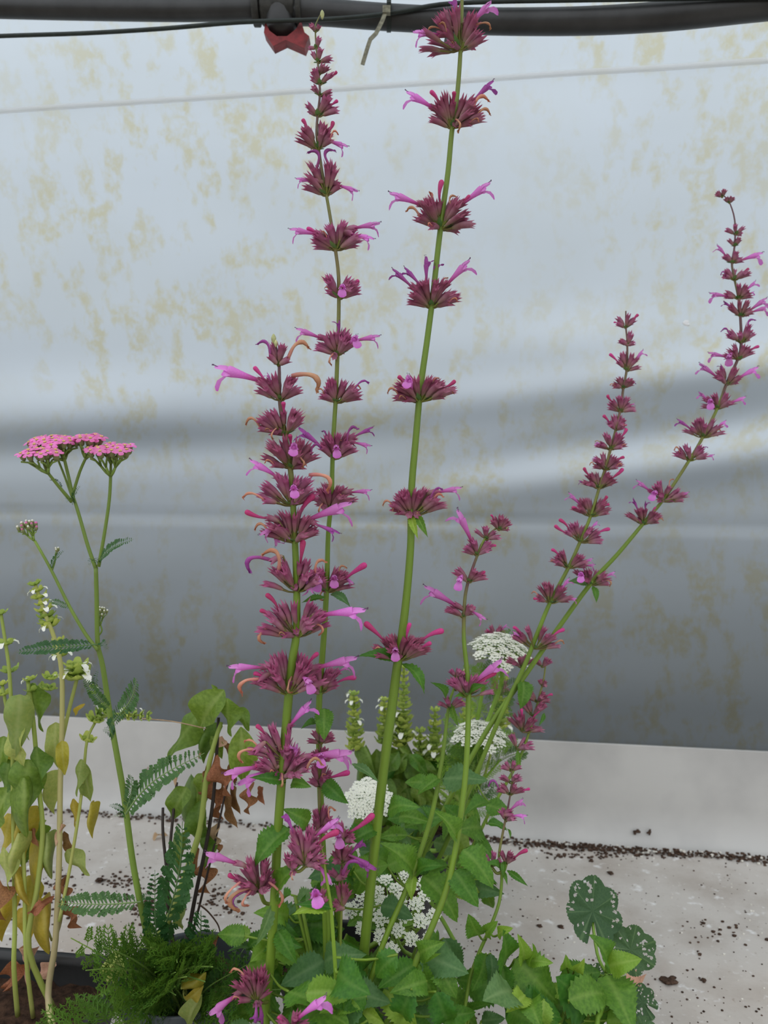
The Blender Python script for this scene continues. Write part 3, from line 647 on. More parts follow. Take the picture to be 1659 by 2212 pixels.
for a in ((886, 1108, 903, 1164, 'lance', 'leaf_bright'), (896, 1104, 924, 1160, 'lance', 'leaf_green'), (858, 1430, 772, 1418, 'lance', 'leaf_green'), (868, 1434, 916, 1498, 'lance', 'leaf_green'), (838, 1752, 906, 1744, 'mint', 'leaf_green'), (812, 1790, 752, 1826, 'mint', 'leaf_green'), (800, 2080, 740, 2030, 'mint', 'leaf_green')): Cc.leaf(*a[:4], a[4], a[5])
D = Stalk(mint, [(1096, 1132), (1075, 1140), (1058, 1152), (1045, 1168), (1035, 1190), (1020, 1230), (1008, 1270), (1003, 1310), (1002, 1380), (1008, 1440), (1012, 1500), (1010, 1600), (1003, 1700), (985, 1830), (965, 1920), (930, 2010), (890, 2100), (850, 2225)],
          [(1130, 5), (1230, 9), (1330, 11), (1500, 16), (1700, 18), (2200, 21)], .66, .55, [(1150, .8), (1300, 1), (1345, .5), (1370, 0)], root=(-.005, .50, PZ - .01), label='young stalk with a bent plum tip and few slim flowers')
D.whorl(1078, 1143, 1052, 1104, 1112, 10, [('b', 1060, 1112)], 34, rpx=4.6); D.whorl(1050, 1164, 1018, 1080, 1140, 7, [], 34, rpx=4.6)
D.whorl(1031, 1198, 1002, 1072, 1164, 12, [('o', 981, 1100, 1018, 1168), ('b', 1072, 1178)], 40, rpx=5)
D.whorl(1012, 1256, 974, 1050, 1222, 10, [('f', 990, 1258), ('b', 1048, 1234)], 40, rpx=5)
D.whorl(1002, 1332, 956, 1046, 1308, 12, [('o', 911, 1268, 984, 1308), ('o', 1052, 1340, 1014, 1318)], 42, rpx=5)
D.whorl(1010, 1502, 956, 1062, 1456, 18, [('o', 1087, 1424, 1024, 1476), ('b', 1072, 1450, 1024, 1482)], 38, rpx=5)
D.whorl(985, 1462, 962, 1006, 1448, 8, [], 26, rpx=4.4)
for a in ((1006, 1506, 980, 1506, 'lance', 'leaf_green'), (1014, 1500, 1052, 1480, 'lance', 'leaf_green'), (985, 1812, 938, 1752, 'mint', 'leaf_green'), (1000, 1835, 1064, 1918, 'mint', 'leaf_green'), (980, 1880, 1032, 1958, 'mint', 'leaf_green'), (898, 2082, 818, 2135, 'mint', 'leaf_green'), (902, 2080, 945, 2160, 'mint', 'leaf_green'), (910, 2060, 1010, 2102, 'mint', 'leaf_grey_green'), (905, 2062, 960, 2035, 'mint', 'leaf_green'), (905, 2075, 952, 2060, 'lance', 'leaf_bright'), (830, 2135, 900, 2222, 'mint', 'leaf_bright'), (940, 2075, 985, 2155, 'mint', 'leaf_green')): D.leaf(*a[:4], a[4], a[5])
D2 = Stalk(mint, [(988, 1458), (980, 1490), (971, 1515), (965, 1560), (955, 1640), (935, 1750), (905, 1850), (870, 1940), (835, 2020), (800, 2120), (780, 2225)], [(1455, 5), (1515, 8), (1640, 12), (1850, 15), (2200, 17)], .66, .56, None, root=(-.015, .47, PZ - .01), label='green stalk with only small young buds at its top')
D2.whorl(972, 1530, 944, 1008, 1506, 7, [], 30, rpx=4.4); D2.whorl(985, 1490, 960, 1004, 1468, 5, [], 24, rpx=4.4)
for a in ((962, 1510, 930, 1474, 'lance', 'leaf_green'), (974, 1520, 990, 1570, 'lance', 'leaf_green'), (948, 1680, 903, 1716, 'mint', 'leaf_green'), (956, 1682, 1052, 1686, 'mint', 'leaf_grey_green'), (893, 1882, 822, 1822, 'mint', 'leaf_green'), (912, 1892, 986, 1990, 'mint', 'leaf_green'), (900, 1885, 955, 1870, 'mint', 'leaf_green'), (893, 1892, 890, 1945, 'mint', 'leaf_bright')): D2.leaf(*a[:4], a[4], a[5])
# leafy undergrowth of the clump
def undergrowth(T, n, xr, yr, dr, mats, size=(70, 120), seed=1, kind=mint_leaf, wide=1.0, behind=False):
    R = random.Random(seed)
    for i in range(n):
        for k in range(12):
            x, y, d = R.uniform(*xr), lerp(yr[0], yr[1], R.random() ** .8), R.uniform(*dr); a = R.uniform(-.5, pi + .5) if R.random() < .6 else R.uniform(0, pi); l = R.uniform(*size)
            tx, ty = x + l * cos(a), y + l * sin(a) * .75
            if behind or all(((lerp(x, tx, f) - 853) / 112) ** 2 + ((lerp(y, ty, f) - 1962) / 88) ** 2 > 1 for f in (0, .35, .7, 1)): break
        b, t = P(x, y, d), P(tx, ty, d + R.uniform(-.03, .02))
        if min(b.z, t.z) < .012: continue
        up_ = V((0, 0, max(0, .135 - b.z))); b = b + up_; t = t + up_
        place_leaf(T, kind(R.randrange(6), R.choice(mats)), b, t, wide=wide)
        petiole(T, b)
def petiole(T, b, mat='mint_stem', r=.0009):
    """leaf stalk from the leaf base to the nearest stem"""
    q = min(T.stem_pts, key=lambda p: (p - b).length + max(0, p.z - b.z) * .8)
    if .004 < (q - b).length < .12:
        mb = MB(); md = q.lerp(b, .5) + V((0, 0, -.003)); md.z = max(md.z, min(b.z, .128)); mb.tube(smooth_line([q, md, b]), r, 5, 0.); T.put('leaf_stalk', mb.mesh('leaf_stalk', mat))
GR = ['leaf_green', 'leaf_green', 'leaf_green', 'leaf_grey_green', 'leaf_bright']
# undergrowth stems so the leaves hang on something
R = random.Random(12)
for i in range(9):
    x0 = R.uniform(600, 930); y0 = R.uniform(1890, 2000) + (150 if x0 > 735 else 0); d0 = R.uniform(.60, .65)
    pts = [P(x0, y0, d0), P(lerp(x0, 740, .3), y0 + 130, d0 - .01), P(lerp(x0, 750, .6), 2240, .56)] + [V((POT_MINT[0] + R.uniform(-.04, .04), POT_MINT[1] + R.uniform(-.02, .05), PZ - .005))]
    ln = smooth_line(pts); mint.stem_pts += ln; mb = MB(); mb.tube(ln, [.0014 + .0012 * k / len(ln) for k in range(len(ln))], 6, 0.); mint.put('leafy_stem', mb.mesh('leafy_stem', 'mint_stem'))
undergrowth(mint, 34, (560, 960), (1985, 2210), (.60, .66), GR, seed=4)
undergrowth(mint, 26, (600, 960), (2050, 2260), (.52, .58), GR, seed=5, size=(70, 110))
undergrowth(mint, 16, (620, 900), (1880, 2000), (.62, .66), GR, seed=6, size=(50, 90))
undergrowth(mint, 12, (740, 850), (1860, 1970), (.61, .65), GR, seed=9, size=(45, 80))
undergrowth(mint, 9, (510, 620), (1960, 2090), (.60, .64), ['leaf_green', 'leaf_bright'], seed=8, size=(50, 80))
def tip_bud(T, parent, x, y, d, r):
    mb = MB(); p = P(x, y, d); s = pxm(r, d)
    mb.tube([p + V((0, 0, q * s)) for q in (-2.2, -1.6, -.6, .4, 1.4, 2.0)], [s * q for q in (.3, .6, .95, 1.0, .6, .1)], 7, .5); T.put('tip_bud', mb.mesh('tip_bud', 'bud_green'), parent=parent)
def peduncle(T, st, x0, y0, x1, y1, dd=0., r=.0013):
    d = st.depth(x0, y0); mb = MB(); mb.tube(smooth_line([P(x0, y0, d), P((x0 + x1) / 2, max(y0, y1) + 2, d + dd * .5), P(x1, y1, st.depth(x1, y1) + dd)]), r, 6, .3); T.put('flower_stalk', mb.mesh('peduncle', 'mint_stem'), parent=st.obj)
peduncle(mint, A, 578, 2164, 555, 2160, -.012); peduncle(mint, G, 664, 1866, 630, 1880); peduncle(mint, G, 714, 1958, 690, 1960); peduncle(mint, G, 696, 1850, 660, 1868)
peduncle(mint, D, 1010, 1500, 985, 1462)
tip_bud(mint, B.obj, 696, 31, .66, 4.5); tip_bud(mint, A.obj, 591, 732, .60, 5.5); tip_bud(mint, A.obj, 596, 742, .598, 4)
tip_bud(mint, D.obj, 1094, 1134, .66, 4); tip_bud(mint, D.obj, 1004, 1455, .655, 6)
# ------------------------------------------------------------------ rear mint with two spikes leaning towards the open bench
rear = Thing('hummingbird_mint', (*POT_REAR, PZ), 'purple hummingbird mint with two long slanting spikes over the bare bench', 'plant')
E = Stalk(rear, [(1352, 672), (1352, 706), (1355, 740), (1354, 796), (1347, 835), (1340, 885), (1331, 925), (1320, 966), (1308, 1010), (1295, 1052), (1277, 1112), (1254, 1168), (1229, 1224), (1189, 1300), (1160, 1370), (1130, 1445), (1080, 1550), (1025, 1680), (965, 1820), (910, 1930), (875, 2010)],
          [(670, 4), (800, 7), (1000, 8), (1200, 10), (1400, 13), (2000, 14)], .84, .74, [(720, .9), (850, .8), (1000, .5), (1150, .3), (1300, 0)], root=(-.03, .725, PZ - .01), label='shorter upright spike of evenly spaced plum whorls')
ee = [(1351, 708, 24, 28, 5), (1355, 745, 17, 28, 5), (1354, 800, 26, 40, 9), (1347, 838, 22, 26, 9), (1340, 888, 28, 34, 11), (1331, 928, 20, 32, 11), (1320, 970, 32, 36, 14), (1308, 1014, 34, 34, 14), (1295, 1054, 38, 38, 15), (1277, 1114, 42, 42, 17), (1254, 1170, 44, 42, 18), (1229, 1226, 40, 40, 16), (1189, 1302, 44, 44, 16), (1156, 1400, 50, 50, 18)]
R = random.Random(21)
for nx, ny, w, h, n in ee: E.whorl(nx, ny, nx - w, nx + w, ny - h, n, auto_flowers(nx, ny, w, h, 2 if ny < 900 else 4, R, 'obbodvb'), 30, rpx=4.2, up=.6)
Ff = Stalk(rear, [(1558, 420), (1574, 434), (1587, 475), (1587, 530), (1581, 567), (1586, 600), (1595, 642), (1599, 681), (1601, 738), (1595, 773), (1570, 827), (1551, 879), (1520, 941), (1491, 991), (1433, 1079), (1391, 1129), (1335, 1196), (1275, 1262), (1200, 1365), (1130, 1465), (1060, 1565), (1000, 1670), (930, 1810), (880, 1930), (850, 2010)],
           [(418, 3), (500, 5), (700, 8), (900, 9), (1100, 10), (1250, 14), (1400, 15), (2000, 16)], .88, .74, [(650, 1), (850, .9), (980, .45), (1110, .1), (1160, 0)], root=(-.055, .735, PZ - .01), label='long spike curving out to the side with a hooked bare tip')
ff = [(1560, 425, 14, 14, 6), (1575, 438, 12, 10, 3), (1589, 506, 22, 20, 5), (1587, 532, 22, 16, 5), (1582, 568, 24, 22, 7), (1585, 604, 32, 24, 7), (1595, 645, 30, 28, 9), (1599, 683, 30, 32, 9), (1601, 740, 34, 40, 11), (1595, 776, 32, 34, 11), (1570, 830, 34, 36, 13), (1551, 882, 36, 34, 13), (1520, 944, 40, 40, 15), (1491, 994, 38, 36, 14), (1433, 1082, 46, 38, 18), (1391, 1132, 40, 36, 15), (1275, 1262, 44, 36, 16)]
fx = {568: [('o', 1546, 530), ('o', 1650, 548)], 604: [('b', 1618, 580), ('w', 1555, 594)], 645: [('o', 1531, 634), ('o', 1634, 606), ('o', 1630, 630)], 683: [('o', 1660, 646), ('v', 1562, 650), ('o', 1662, 662)], 740: [('w', 1556, 716), ('w', 1634, 690)], 776: [('o', 1528, 764), ('b', 1640, 748), ('f', 1572, 774)], 830: [('o', 1508, 786), ('o', 1640, 794), ('v', 1556, 786), ('d', 1590, 800)], 882: [('o', 1508, 848), ('o', 1612, 858), ('f', 1532, 866)], 944: [('v', 1460, 906), ('o', 1570, 910), ('d', 1560, 934)], 994: [('d', 1454, 972), ('o', 1544, 984), ('w', 1530, 966)], 1082: [('o', 1372, 1038), ('o', 1490, 1064), ('d', 1456, 1034), ('d', 1462, 1078), ('d', 1420, 1080), ('f', 1412, 1062)], 1132: [('v', 1366, 1076), ('v', 1396, 1082), ('d', 1368, 1118), ('d', 1434, 1124), ('b', 1418, 1096)], 1262: [('o', 1330, 1236), ('o', 1256, 1218), ('d', 1318, 1268), ('f', 1252, 1238)]}
for nx, ny, w, h, n in ff: Ff.whorl(nx, ny, nx - w, nx + w, ny - h, n, fx.get(ny, []), 30, rpx=4.2, up=.7)
for a in ((1280, 1266, 1288, 1302, 'lance', 'leaf_green'), (1268, 1262, 1225, 1258, 'lance', 'leaf_grey_green'), (1130, 1470, 1124, 1530, 'mint', 'leaf_green')): Ff.leaf(*a[:4], a[4], a[5], wide=1.3)
I = Stalk(rear, [(1180, 1425), (1174, 1470), (1166, 1500), (1150, 1560), (1126, 1630), (1095, 1690), (1060, 1750), (1020, 1830), (960, 1930), (900, 2010)], [(1425, 4), (1560, 7), (1700, 9), (2000, 11)], .80, .72, [(1480, .5), (1600, 0)], root=(-.025, .715, PZ - .01), label='low slanting spike with magenta buds by the white lace heads')
for nx, ny, w, h, n, fl in ((1171, 1482, 12, 14, 4, []), (1160, 1515, 26, 24, 9, [('b', 1194, 1500)]), (1150, 1545, 40, 34, 9, []), (1130, 1580, 40, 40, 12, [('b', 1164, 1534), ('b', 1126, 1530), ('b', 1150, 1572)]), (1118, 1618, 34, 30, 8, [('b', 1142, 1612)]), (1126, 1440, 34, 26, 10, [('o', 1136, 1446)]), (1172, 1440, 22, 22, 6, [('d', 1190, 1424)])):
    I.whorl(nx, ny, nx - w, nx + w, ny - h, n, fl, 32, rpx=4)
for a in ((1176, 1540, 1164, 1568, 'lance', 'leaf_green'), (1118, 1620, 1124, 1662, 'lance', 'leaf_green')): I.leaf(*a[:4], a[4], a[5])
E2 = Stalk(rear, [(1075, 1360), (1076, 1400), (1070, 1500), (1040, 1620), (990, 1760), (930, 1900), (880, 2010)], [(1360, 5), (1500, 8), (2000, 11)], .97, .73, [(1400, .8), (1480, 0)], root=(-.05, .705, PZ - .01), label='plum tip rising behind the largest white lace head')
E2.whorl(1070, 1376, 1046, 1092, 1350, 8, [('o', 1096, 1348), ('b', 1052, 1360)], 28, rpx=4)
E2.whorl(1080, 1500, 1062, 1100, 1460, 7, [('b', 1066, 1466)], 30, rpx=4)
undergrowth(rear, 22, (880, 1060), (1720, 1930), (.70, .80), ['leaf_green', 'leaf_grey_green', 'leaf_green', 'leaf_bright'], seed=31, size=(45, 80))
undergrowth(rear, 9, (750, 900), (1900, 2000), (.688, .70), ['leaf_green', 'leaf_bright'], seed=35, size=(50, 80), behind=True)
undergrowth(rear, 12, (760, 900), (1760, 1960), (.70, .78), ['leaf_green', 'leaf_grey_green'], seed=33, size=(45, 80))
for a in ((1050, 1738, 1108, 1758), (925, 1690, 876, 1690), (1000, 1780, 960, 1740)): place_leaf(rear, mint_leaf(2, 'leaf_green'), P(a[0], a[1], .74), P(a[2], a[3], .73)); petiole(rear, P(a[0], a[1], .74))
# ------------------------------------------------------------------ side mint with one slender spike
side = Thing('hummingbird_mint', (*POT_SIDE, PZ), 'small hummingbird mint with broad dark leaves and one slender spike over bare bench', 'plant')
H = Stalk(side, [(1104, 1646), (1106, 1690), (1098, 1740), (1086, 1800), (1078, 1850), (1084, 1890), (1078, 1950), (1056, 2010), (1030, 2070), (1012, 2130), (1006, 2225)], [(1640, 3), (1750, 6), (1900, 9), (2200, 11)], .68, .58, [(1750, 1), (1830, .3), (1880, 0)], root=(.08, .58, PZ - .014), label='slender spike with a few magenta tubes')
for nx, ny, w, h, n, fl in ((1104, 1664, 22, 18, 6, []), (1104, 1690, 24, 22, 7, []), (1102, 1716, 34, 22, 8, [('b', 1145, 1704), ('w', 1052, 1698)]), (1092, 1772, 22, 24, 8, [('o', 1132, 1726, 1100, 1752), ('o', 1140, 1764, 1104, 1762)]), (1062, 1872, 22, 30, 7, [('v', 1040, 1854)]), (1094, 1866, 22, 28, 7, [('b', 1140, 1836)])):
    H.whorl(nx, ny, nx - w, nx + w, ny - h, n, fl, 34, rpx=4)
peduncle(side, H, 1083, 1884, 1062, 1872); peduncle(side, H, 1083, 1880, 1094, 1866)
for a in ((1095, 1880, 1140, 1914, 'lance', 'leaf_green'), (1080, 1880, 1044, 1868, 'lance', 'leaf_green'), (1086, 1880, 1096, 1912, 'lance', 'leaf_green'), (1090, 1858, 1088, 1898, 'lance', 'leaf_green'), (1094, 1790, 1102, 1812, 'lance', 'leaf_green')): H.leaf(*a[:4], a[4], a[5])
for i, (x, y) in enumerate(((1085, 2080), (1130, 2090), (1190, 2140), (1235, 2110))):
    mb = MB(); ln = smooth_line([P(x, y, .61), P(lerp(x, 1180, .3), y + 80, .595), V((POT_SIDE[0] + .008 * i, POT_SIDE[1] + .005 * (i % 2), PZ - .014))]); side.stem_pts += ln; mb.tube(ln, .0016, 6, 0.); side.put('leafy_stem', mb.mesh('leafy_stem', 'mint_stem'))
for a in ((1078, 2100, 1086, 2010, 0, 1.3, 'leaf_green'), (1085, 2085, 1090, 2165, 1, 1.2, 'leaf_green'), (1112, 2072, 1204, 2166, 2, 1.15, 'leaf_green'), (1035, 2020, 1012, 1975, 0, 1, 'leaf_green'), (1050, 2060, 1020, 2140, 0, 1, 'leaf_green'), (1060, 2060, 1055, 2130, 3, .8, 'leaf_grey_green'), (1130, 2075, 1118, 2018, 4, .9, 'leaf_bright'), (1135, 2075, 1150, 2038, 4, .9, 'leaf_bright'), (1140, 2075, 1194, 2080, 0, .8, 'leaf_bright'), (1075, 2020, 1108, 2005, 0, .8, 'leaf_bright'), (1050, 2020, 1075, 1990, 0, .8, 'leaf_bright'), (1275, 2182, 1196, 2082, 2, 1.1, 'leaf_green'), (1225, 2090, 1222, 2062, 1, 1, 'leaf_bright'), (1240, 2095, 1262, 2070, 1, 1, 'leaf_bright'), (1040, 2205, 1090, 2200, 2, .9, 'leaf_grey_green'), (1015, 2185, 1060, 2170, 4, .7, 'leaf_green'), (1008, 2185, 975, 2170, 4, .7, 'leaf_green'), (1190, 2130, 1240, 2170, 3, 1, 'leaf_bright')):
    place_leaf(side, mint_leaf(a[4], a[6]), P(a[0], a[1], .60), P(a[2], a[3], .59), wide=a[5]); petiole(side, P(a[0], a[1], .60))
undergrowth(side, 26, (1080, 1330), (2120, 2250), (.56, .64), GR, seed=41, size=(60, 100), wide=1.2)
# ------------------------------------------------------------------ feathery leaves
def blade(mb, a, b, w, nrm, tone=.5, vein=0.):
    d = (b - a); s = d.cross(nrm)
    if s.length < 1e-9: return
    s = s.normalized() * w; m = a + d * .55
    i = mb.add(a - s * .35, tone, vein); j = mb.add(a + s * .35, tone, vein); k = mb.add(m + s, tone); l = mb.add(b, tone); q = mb.add(m - s, tone)
    mb.face(i, j, k, l, q)
def feather_mesh(var, mat='leaf_feather'):
    k = ('feather', var, mat)
    if k in LIB: return LIB[k]
    R = random.Random(var); mb = MB(); bend = [.10, .16, -.05, .2][var % 4]; wmax = [.15, .15, .17, .15][var % 4]; up = [.35, .6, .1, .3][var % 4]
    def ax(u): return V((u, .03 * sin(4 * u + var), bend * sin(pi * u)))
    mb.tube([ax(i / 10) for i in range(11)], [.011 * (1 - .75 * i / 10) for i in range(11)], 5, .5)
    mb.vein = [.8] * len(mb.v); n = [21, 15, 20, 20][var % 4]
    for i in range(n):
        u = .06 + .93 * i / n; L = wmax * (sin(pi * (u * .86 + .12)) ** .7) * R.uniform(.85, 1.12)
        for s in (-1, 1):
            a = ax(u); d = V((.55 + R.uniform(-.15, .15), s, up * R.uniform(.4, 1.0))).normalized(); e = a + d * L
            nr = V((R.uniform(-.4, .4), -s * up * .6, 1)).normalized()
            blade(mb, a, e, L * .12, nr)
            for f, q in ((.42, .30), (.64, .28), (.84, .2)):
                for s2 in (-1, 1):
                    c = a + d * L * f; dd = (d * .8 + d.cross(nr) * s2 * .8).normalized(); blade(mb, c, c + dd * L * q, L * .10, nr)
    LIB[k] = mb.mesh('feather_leaf', mat, False); return LIB[k]
def fern_mesh(var, mat='leaf_fern'):
    k = ('fern', var, mat)
    if k in LIB: return LIB[k]
    R = random.Random(var + 50); mb = MB()
    def ax(u): return V((u, .02 * sin(5 * u), .12 * sin(pi * u)))
    mb.tube([ax(i / 8) for i in range(9)], [.012 * (1 - .7 * i / 8) for i in range(9)], 5, .5); mb.vein = [.8] * len(mb.v)
    for i in range(9):
        u = .2 + .78 * i / 9; L = .34 * (1 - ((u - .35) / .72) ** 2) * R.uniform(.85, 1.1)
        for s in (-1, 1):
            a = ax(u); d = V((.7, s * 1.0, R.uniform(-.1, .35))).normalized(); nr = V((R.uniform(-.3, .3), R.uniform(-.3, .3), 1)).normalized()
            blade(mb, a, a + d * L, .005, nr)
            for j in range(6):
                f = .24 + .74 * j / 6; l2 = L * .42 * (1 - .6 * f)
                for s2 in (-1, 1):
                    c = a + d * L * f; d2 = (d * .8 + d.cross(nr).normalized() * s2 * .8 + V((0, 0, R.uniform(-.2, .3)))).normalized()
                    blade(mb, c, c + d2 * l2, .0055, nr)
                    for s3 in (-1, 1): cc = c + d2 * l2 * .5; d3 = (d2 + d2.cross(nr) * s3 * .8).normalized(); blade(mb, cc, cc + d3 * l2 * .5, .005, nr)
    LIB[k] = mb.mesh('fern_leaf', mat, False); return LIB[k]
# ------------------------------------------------------------------ pink yarrow
yar = Thing('yarrow', (*POT_YARROW, PZ), 'pink yarrow with flat flower heads and dark feathery leaves in the grey pot', 'plant')
YD = .645
ys_main = Stalk(yar, [(207, 1226), (209, 1300), (211, 1390), (222, 1440), (240, 1560), (256, 1650), (268, 1720), (285, 1850), (303, 1950), (325, 2050), (345, 2130)], [(1226, 13), (1400, 15), (1500, 18), (1900, 20), (2130, 22)], YD, .67, None, 'yarrow_stem', 'stem', .04, root=(-.18, .69, PZ - .004))
def twig(T, pts, w, d, mat, parent=None, name='branch', tone=0., d2=None, root=None):
    n = len(pts); p3 = [P(x, y, lerp(d, d if d2 is None else d2, i / (n - 1))) for i, (x, y) in enumerate(pts)]
    if root is not None: p3 += [V((root[0], root[1], .15)), V(root)] if T.root.name == 'lace_flower' else [V(root)]
    ln = smooth_line(p3); k = len(ln) - 1; w0, w1 = w if isinstance(w, tuple) else (w, w); T.stem_pts += ln
    mb = MB(); mb.tube(ln, [pxm(lerp(w0, w1, i / k), d) / 2 for i in range(k + 1)], 8, tone); return T.put(name, mb.mesh(name, mat), parent=parent), ln
left, _ = twig(yar, [(207, 1228), (190, 1180), (170, 1110), (157, 1070)], (9, 7), YD, 'yarrow_stem')
right, _ = twig(yar, [(213, 1224), (226, 1150), (236, 1080), (239, 1028)], (8, 7), YD, 'yarrow_stem')
low, _ = twig(yar, [(212, 1405), (185, 1370), (150, 1310), (110, 1230), (75, 1168)], (9, 6), YD, 'yarrow_stem')
def floret_mesh(var):
    k = ('floret', var)
    if k in LIB: return LIB[k]
    R = random.Random(var); mb = MB()
    mb.mi = 0
    mb.tube([V((0, 0, z)) for z in (-1.9, -1.6, -1.0, -.4, -.05)], [.12, .42, .60, .62, .50], 8, 0.)
    mb.mi = 1; np_ = 5
    for i in range(np_):
        th = 2 * pi * i / np_ + R.uniform(-.15, .15); q = V((cos(th), sin(th), 0)); s = V((-sin(th), cos(th), 0)); dz = R.uniform(-.25, .15)
        pr = None
        for f, w, z in ((.25, .2, .0), (.6, .42, .1), (1.0, .55, .08 + dz * .5), (1.28, .42, dz), (1.38, .12, dz - .05)):
            row = [mb.add(q * f - s * w + V((0, 0, z - .05)), f / 1.4), mb.add(q * f + V((0, 0, z)), f / 1.4), mb.add(q * f + s * w + V((0, 0, z - .05)), f / 1.4)]
            if pr:
                for j in (0, 1): mb.face(pr[j], row[j], row[j + 1], pr[j + 1])
            pr = row
    mb.mi = 2
    for i in range(6):
        th = i * 1.05; mb.blob(V((.2 * cos(th), .2 * sin(th), .12)), .15, i, 5, 3)
    LIB[k] = mb.mesh('floret', ['involucre', 'yarrow_pink', 'pollen']); return LIB[k]
def bud_mesh(pink):
    k = ('ybud', pink)
    if k in LIB: return LIB[k]
    mb = MB(); mb.tube([V((0, 0, z)) for z in (-2.0, -1.6, -1.0, -.4, 0)], [.12, .42, .6, .6, .5], 8, 0.)
    mb.mi = 1; mb.tube([V((0, 0, z)) for z in (-.1, .25, .5, .62)], [.42, .45, .33, .05], 6, .35 if pink else .6)
    LIB[k] = mb.mesh('bud', ['involucre', 'yarrow_pink' if pink else 'white_petal']); return LIB[k]
def corymb(T, parent, node, cx, cy, rx, n, d, dome, seed, sizepx=10.5, buds=False, depth=.9, rot=0.):
    R = random.Random(seed); nd = P(node[0], node[1], d); c = P(cx, cy, d); rr = pxm(rx, d); s = pxm(sizepx, d); br = MB(); tops = []
    for i in range(n):
        q = sqrt((i + .5) / n); th = i * 2.39996 + rot
        p = c + V((rr * q * cos(th), rr * q * sin(th) * depth, dome * rr * (1 - q * q) + .22 * rr * q * sin(th) + R.uniform(-.12, .12) * s * 2)); tops.append((p, q, th))
    # forked branchlets: groups of florets share a short stalk
    hubs = {}
    for p, q, th in tops:
        h = int(((th % (2 * pi)) / (2 * pi)) * 5); hubs.setdefault(h, []).append(p)
    for h, ps in hubs.items():
        m = sum(ps, V((0, 0, 0))) / len(ps); hub = nd.lerp(m, .55) - V((0, 0, s * 1.2))
        br.tube([nd, nd.lerp(hub, .5) - V((0, 0, s * .2)), hub], [s * .36, s * .3, s * .28], 6, .3)
        for p in ps: br.tube([hub, hub.lerp(p, .5) + V((0, 0, -s * .5)), p - V((0, 0, s * 1.7))], [s * .24, s * .2, s * .2], 5, .4)
    head = T.put('flower_head', br.mesh('flower_head', 'yarrow_stem'), parent=None)
    for p, q, th in tops:
        tilt = V((cos(th) * q * .35 + R.uniform(-.15, .15), sin(th) * q * .35 - .38 + R.uniform(-.15, .15), 1)).normalized()
        rot3 = tilt.to_track_quat('Z', 'Y').to_matrix() @ Matrix.Rotation(R.uniform(0, 6.28), 3, 'Z')
        me = bud_mesh(R.random() < .5 if buds == 'mix' else False) if buds else floret_mesh(R.randrange(3)); sz = s * R.uniform(.9, 1.1)
        T.put('bud' if buds else 'floret', me, TM(p, rot3, sz, sz, sz), head)
    return head
twig(yar, [(157, 1072), (148, 1030), (139, 992)], (8, 7), YD, 'yarrow_stem'); twig(yar, [(157, 1068), (172, 1020), (185, 990)], (7, 6), YD, 'yarrow_stem')
twig(yar, [(155, 1084), (128, 1052), (104, 1022)], (8, 6), YD - .004, 'yarrow_stem', None, 'branch', 0., YD - .02); twig(yar, [(158, 1082), (140, 1030), (124, 990)], (5, 5), YD + .006, 'yarrow_stem', None, 'branch', 0., YD + .02)
corymb(yar, None, (139, 994), 118, 952, 52, 26, YD + .004, .14, 1)
corymb(yar, None, (104, 1022), 86, 976, 42, 15, YD - .024, .10, 2)
corymb(yar, None, (186, 990), 192, 945, 30, 12, YD + .004, .14, 3)
corymb(yar, None, (239, 1028), 236, 970, 50, 20, YD - .008, .16, 4)
corymb(yar, None, (74, 1168), 60, 1138, 23, 16, YD, .5, 5, 6.0, 'mix')
corymb(yar, None, (216, 1352), 218, 1322, 15, 11, YD + .012, .6, 6, 4.6, True); twig(yar, [(214, 1372), (220, 1362), (217, 1350)], 4, YD + .012, 'yarrow_stem')
corymb(yar, None, (120, 1196), 123, 1186, 7, 3, YD, .5, 7, 4.6, True); twig(yar, [(112, 1232), (118, 1214), (121, 1194)], (5, 4), YD, 'yarrow_stem')
FE = [(212, 1216, 289, 1163, 0, .9), (212, 1220, 196, 1222, 1, 1.4), (210, 1392, 36, 1412, 0, .8), (216, 1394, 236, 1402, 1, 1.3), (152, 1312, 104, 1303, 1, 1.2), (112, 1230, 138, 1188, 1, 1), (163, 1090, 173, 1048, 1, 1.0), (155, 1090, 146, 1086, 1, 1.2), (132, 1058, 108, 1038, 1, 1), (246, 1562, 294, 1464, 2, 1.5), (236, 1530, 178, 1468, 0, 1.0), (224, 1490, 210, 1446, 1, 1.2), (246, 1590, 220, 1580, 1, 2.2), (246, 1580, 274, 1540, 3, 1.8),
      (272, 1758, 440, 1622, 0, 1.0), (276, 1748, 280, 1672, 2, 1.3), (270, 1752, 234, 1742, 1, 1.2), (270, 1765, 246, 1766, 1, 1.2), (304, 1948, 122, 1956, 0, 1.0), (308, 1946, 330, 1930, 1, 1.2), (338, 2080, 392, 1774, 2, .8), (350, 2070, 330, 1880, 0, .9), (366, 2190, 432, 1966, 2, 1.1), (380, 2220, 410, 2010, 0, 1.3), (300, 2215, 340, 2050, 3, 1), (330, 2225, 310, 2090, 0, 1.2)]
for i, (bx, by, tx, ty, v, wd) in enumerate(FE):
    d = YD if by < 1700 else lerp(YD, .665, min(1, (by - 1700) / 300)); b, t_ = P(bx, by, d), P(tx, ty, d - rng.uniform(.0, .02))
    if by > 2150: b = V((POT_YARROW[0] + .02 * (i % 3 - 1), POT_YARROW[1] - .03, PZ)); t_ = P(tx, ty, .65)
    L = (t_ - b).length; up = V((rng.uniform(-.3, .3), -.8, .7)) if v == 2 else V((rng.uniform(-.2, .2), -.8, .7))
    yar.put('feather_leaf', feather_mesh(v), TM(b, frame(t_ - b, up), L, max(L, .02) * wd, max(L, .02) * wd), ys_main.obj)
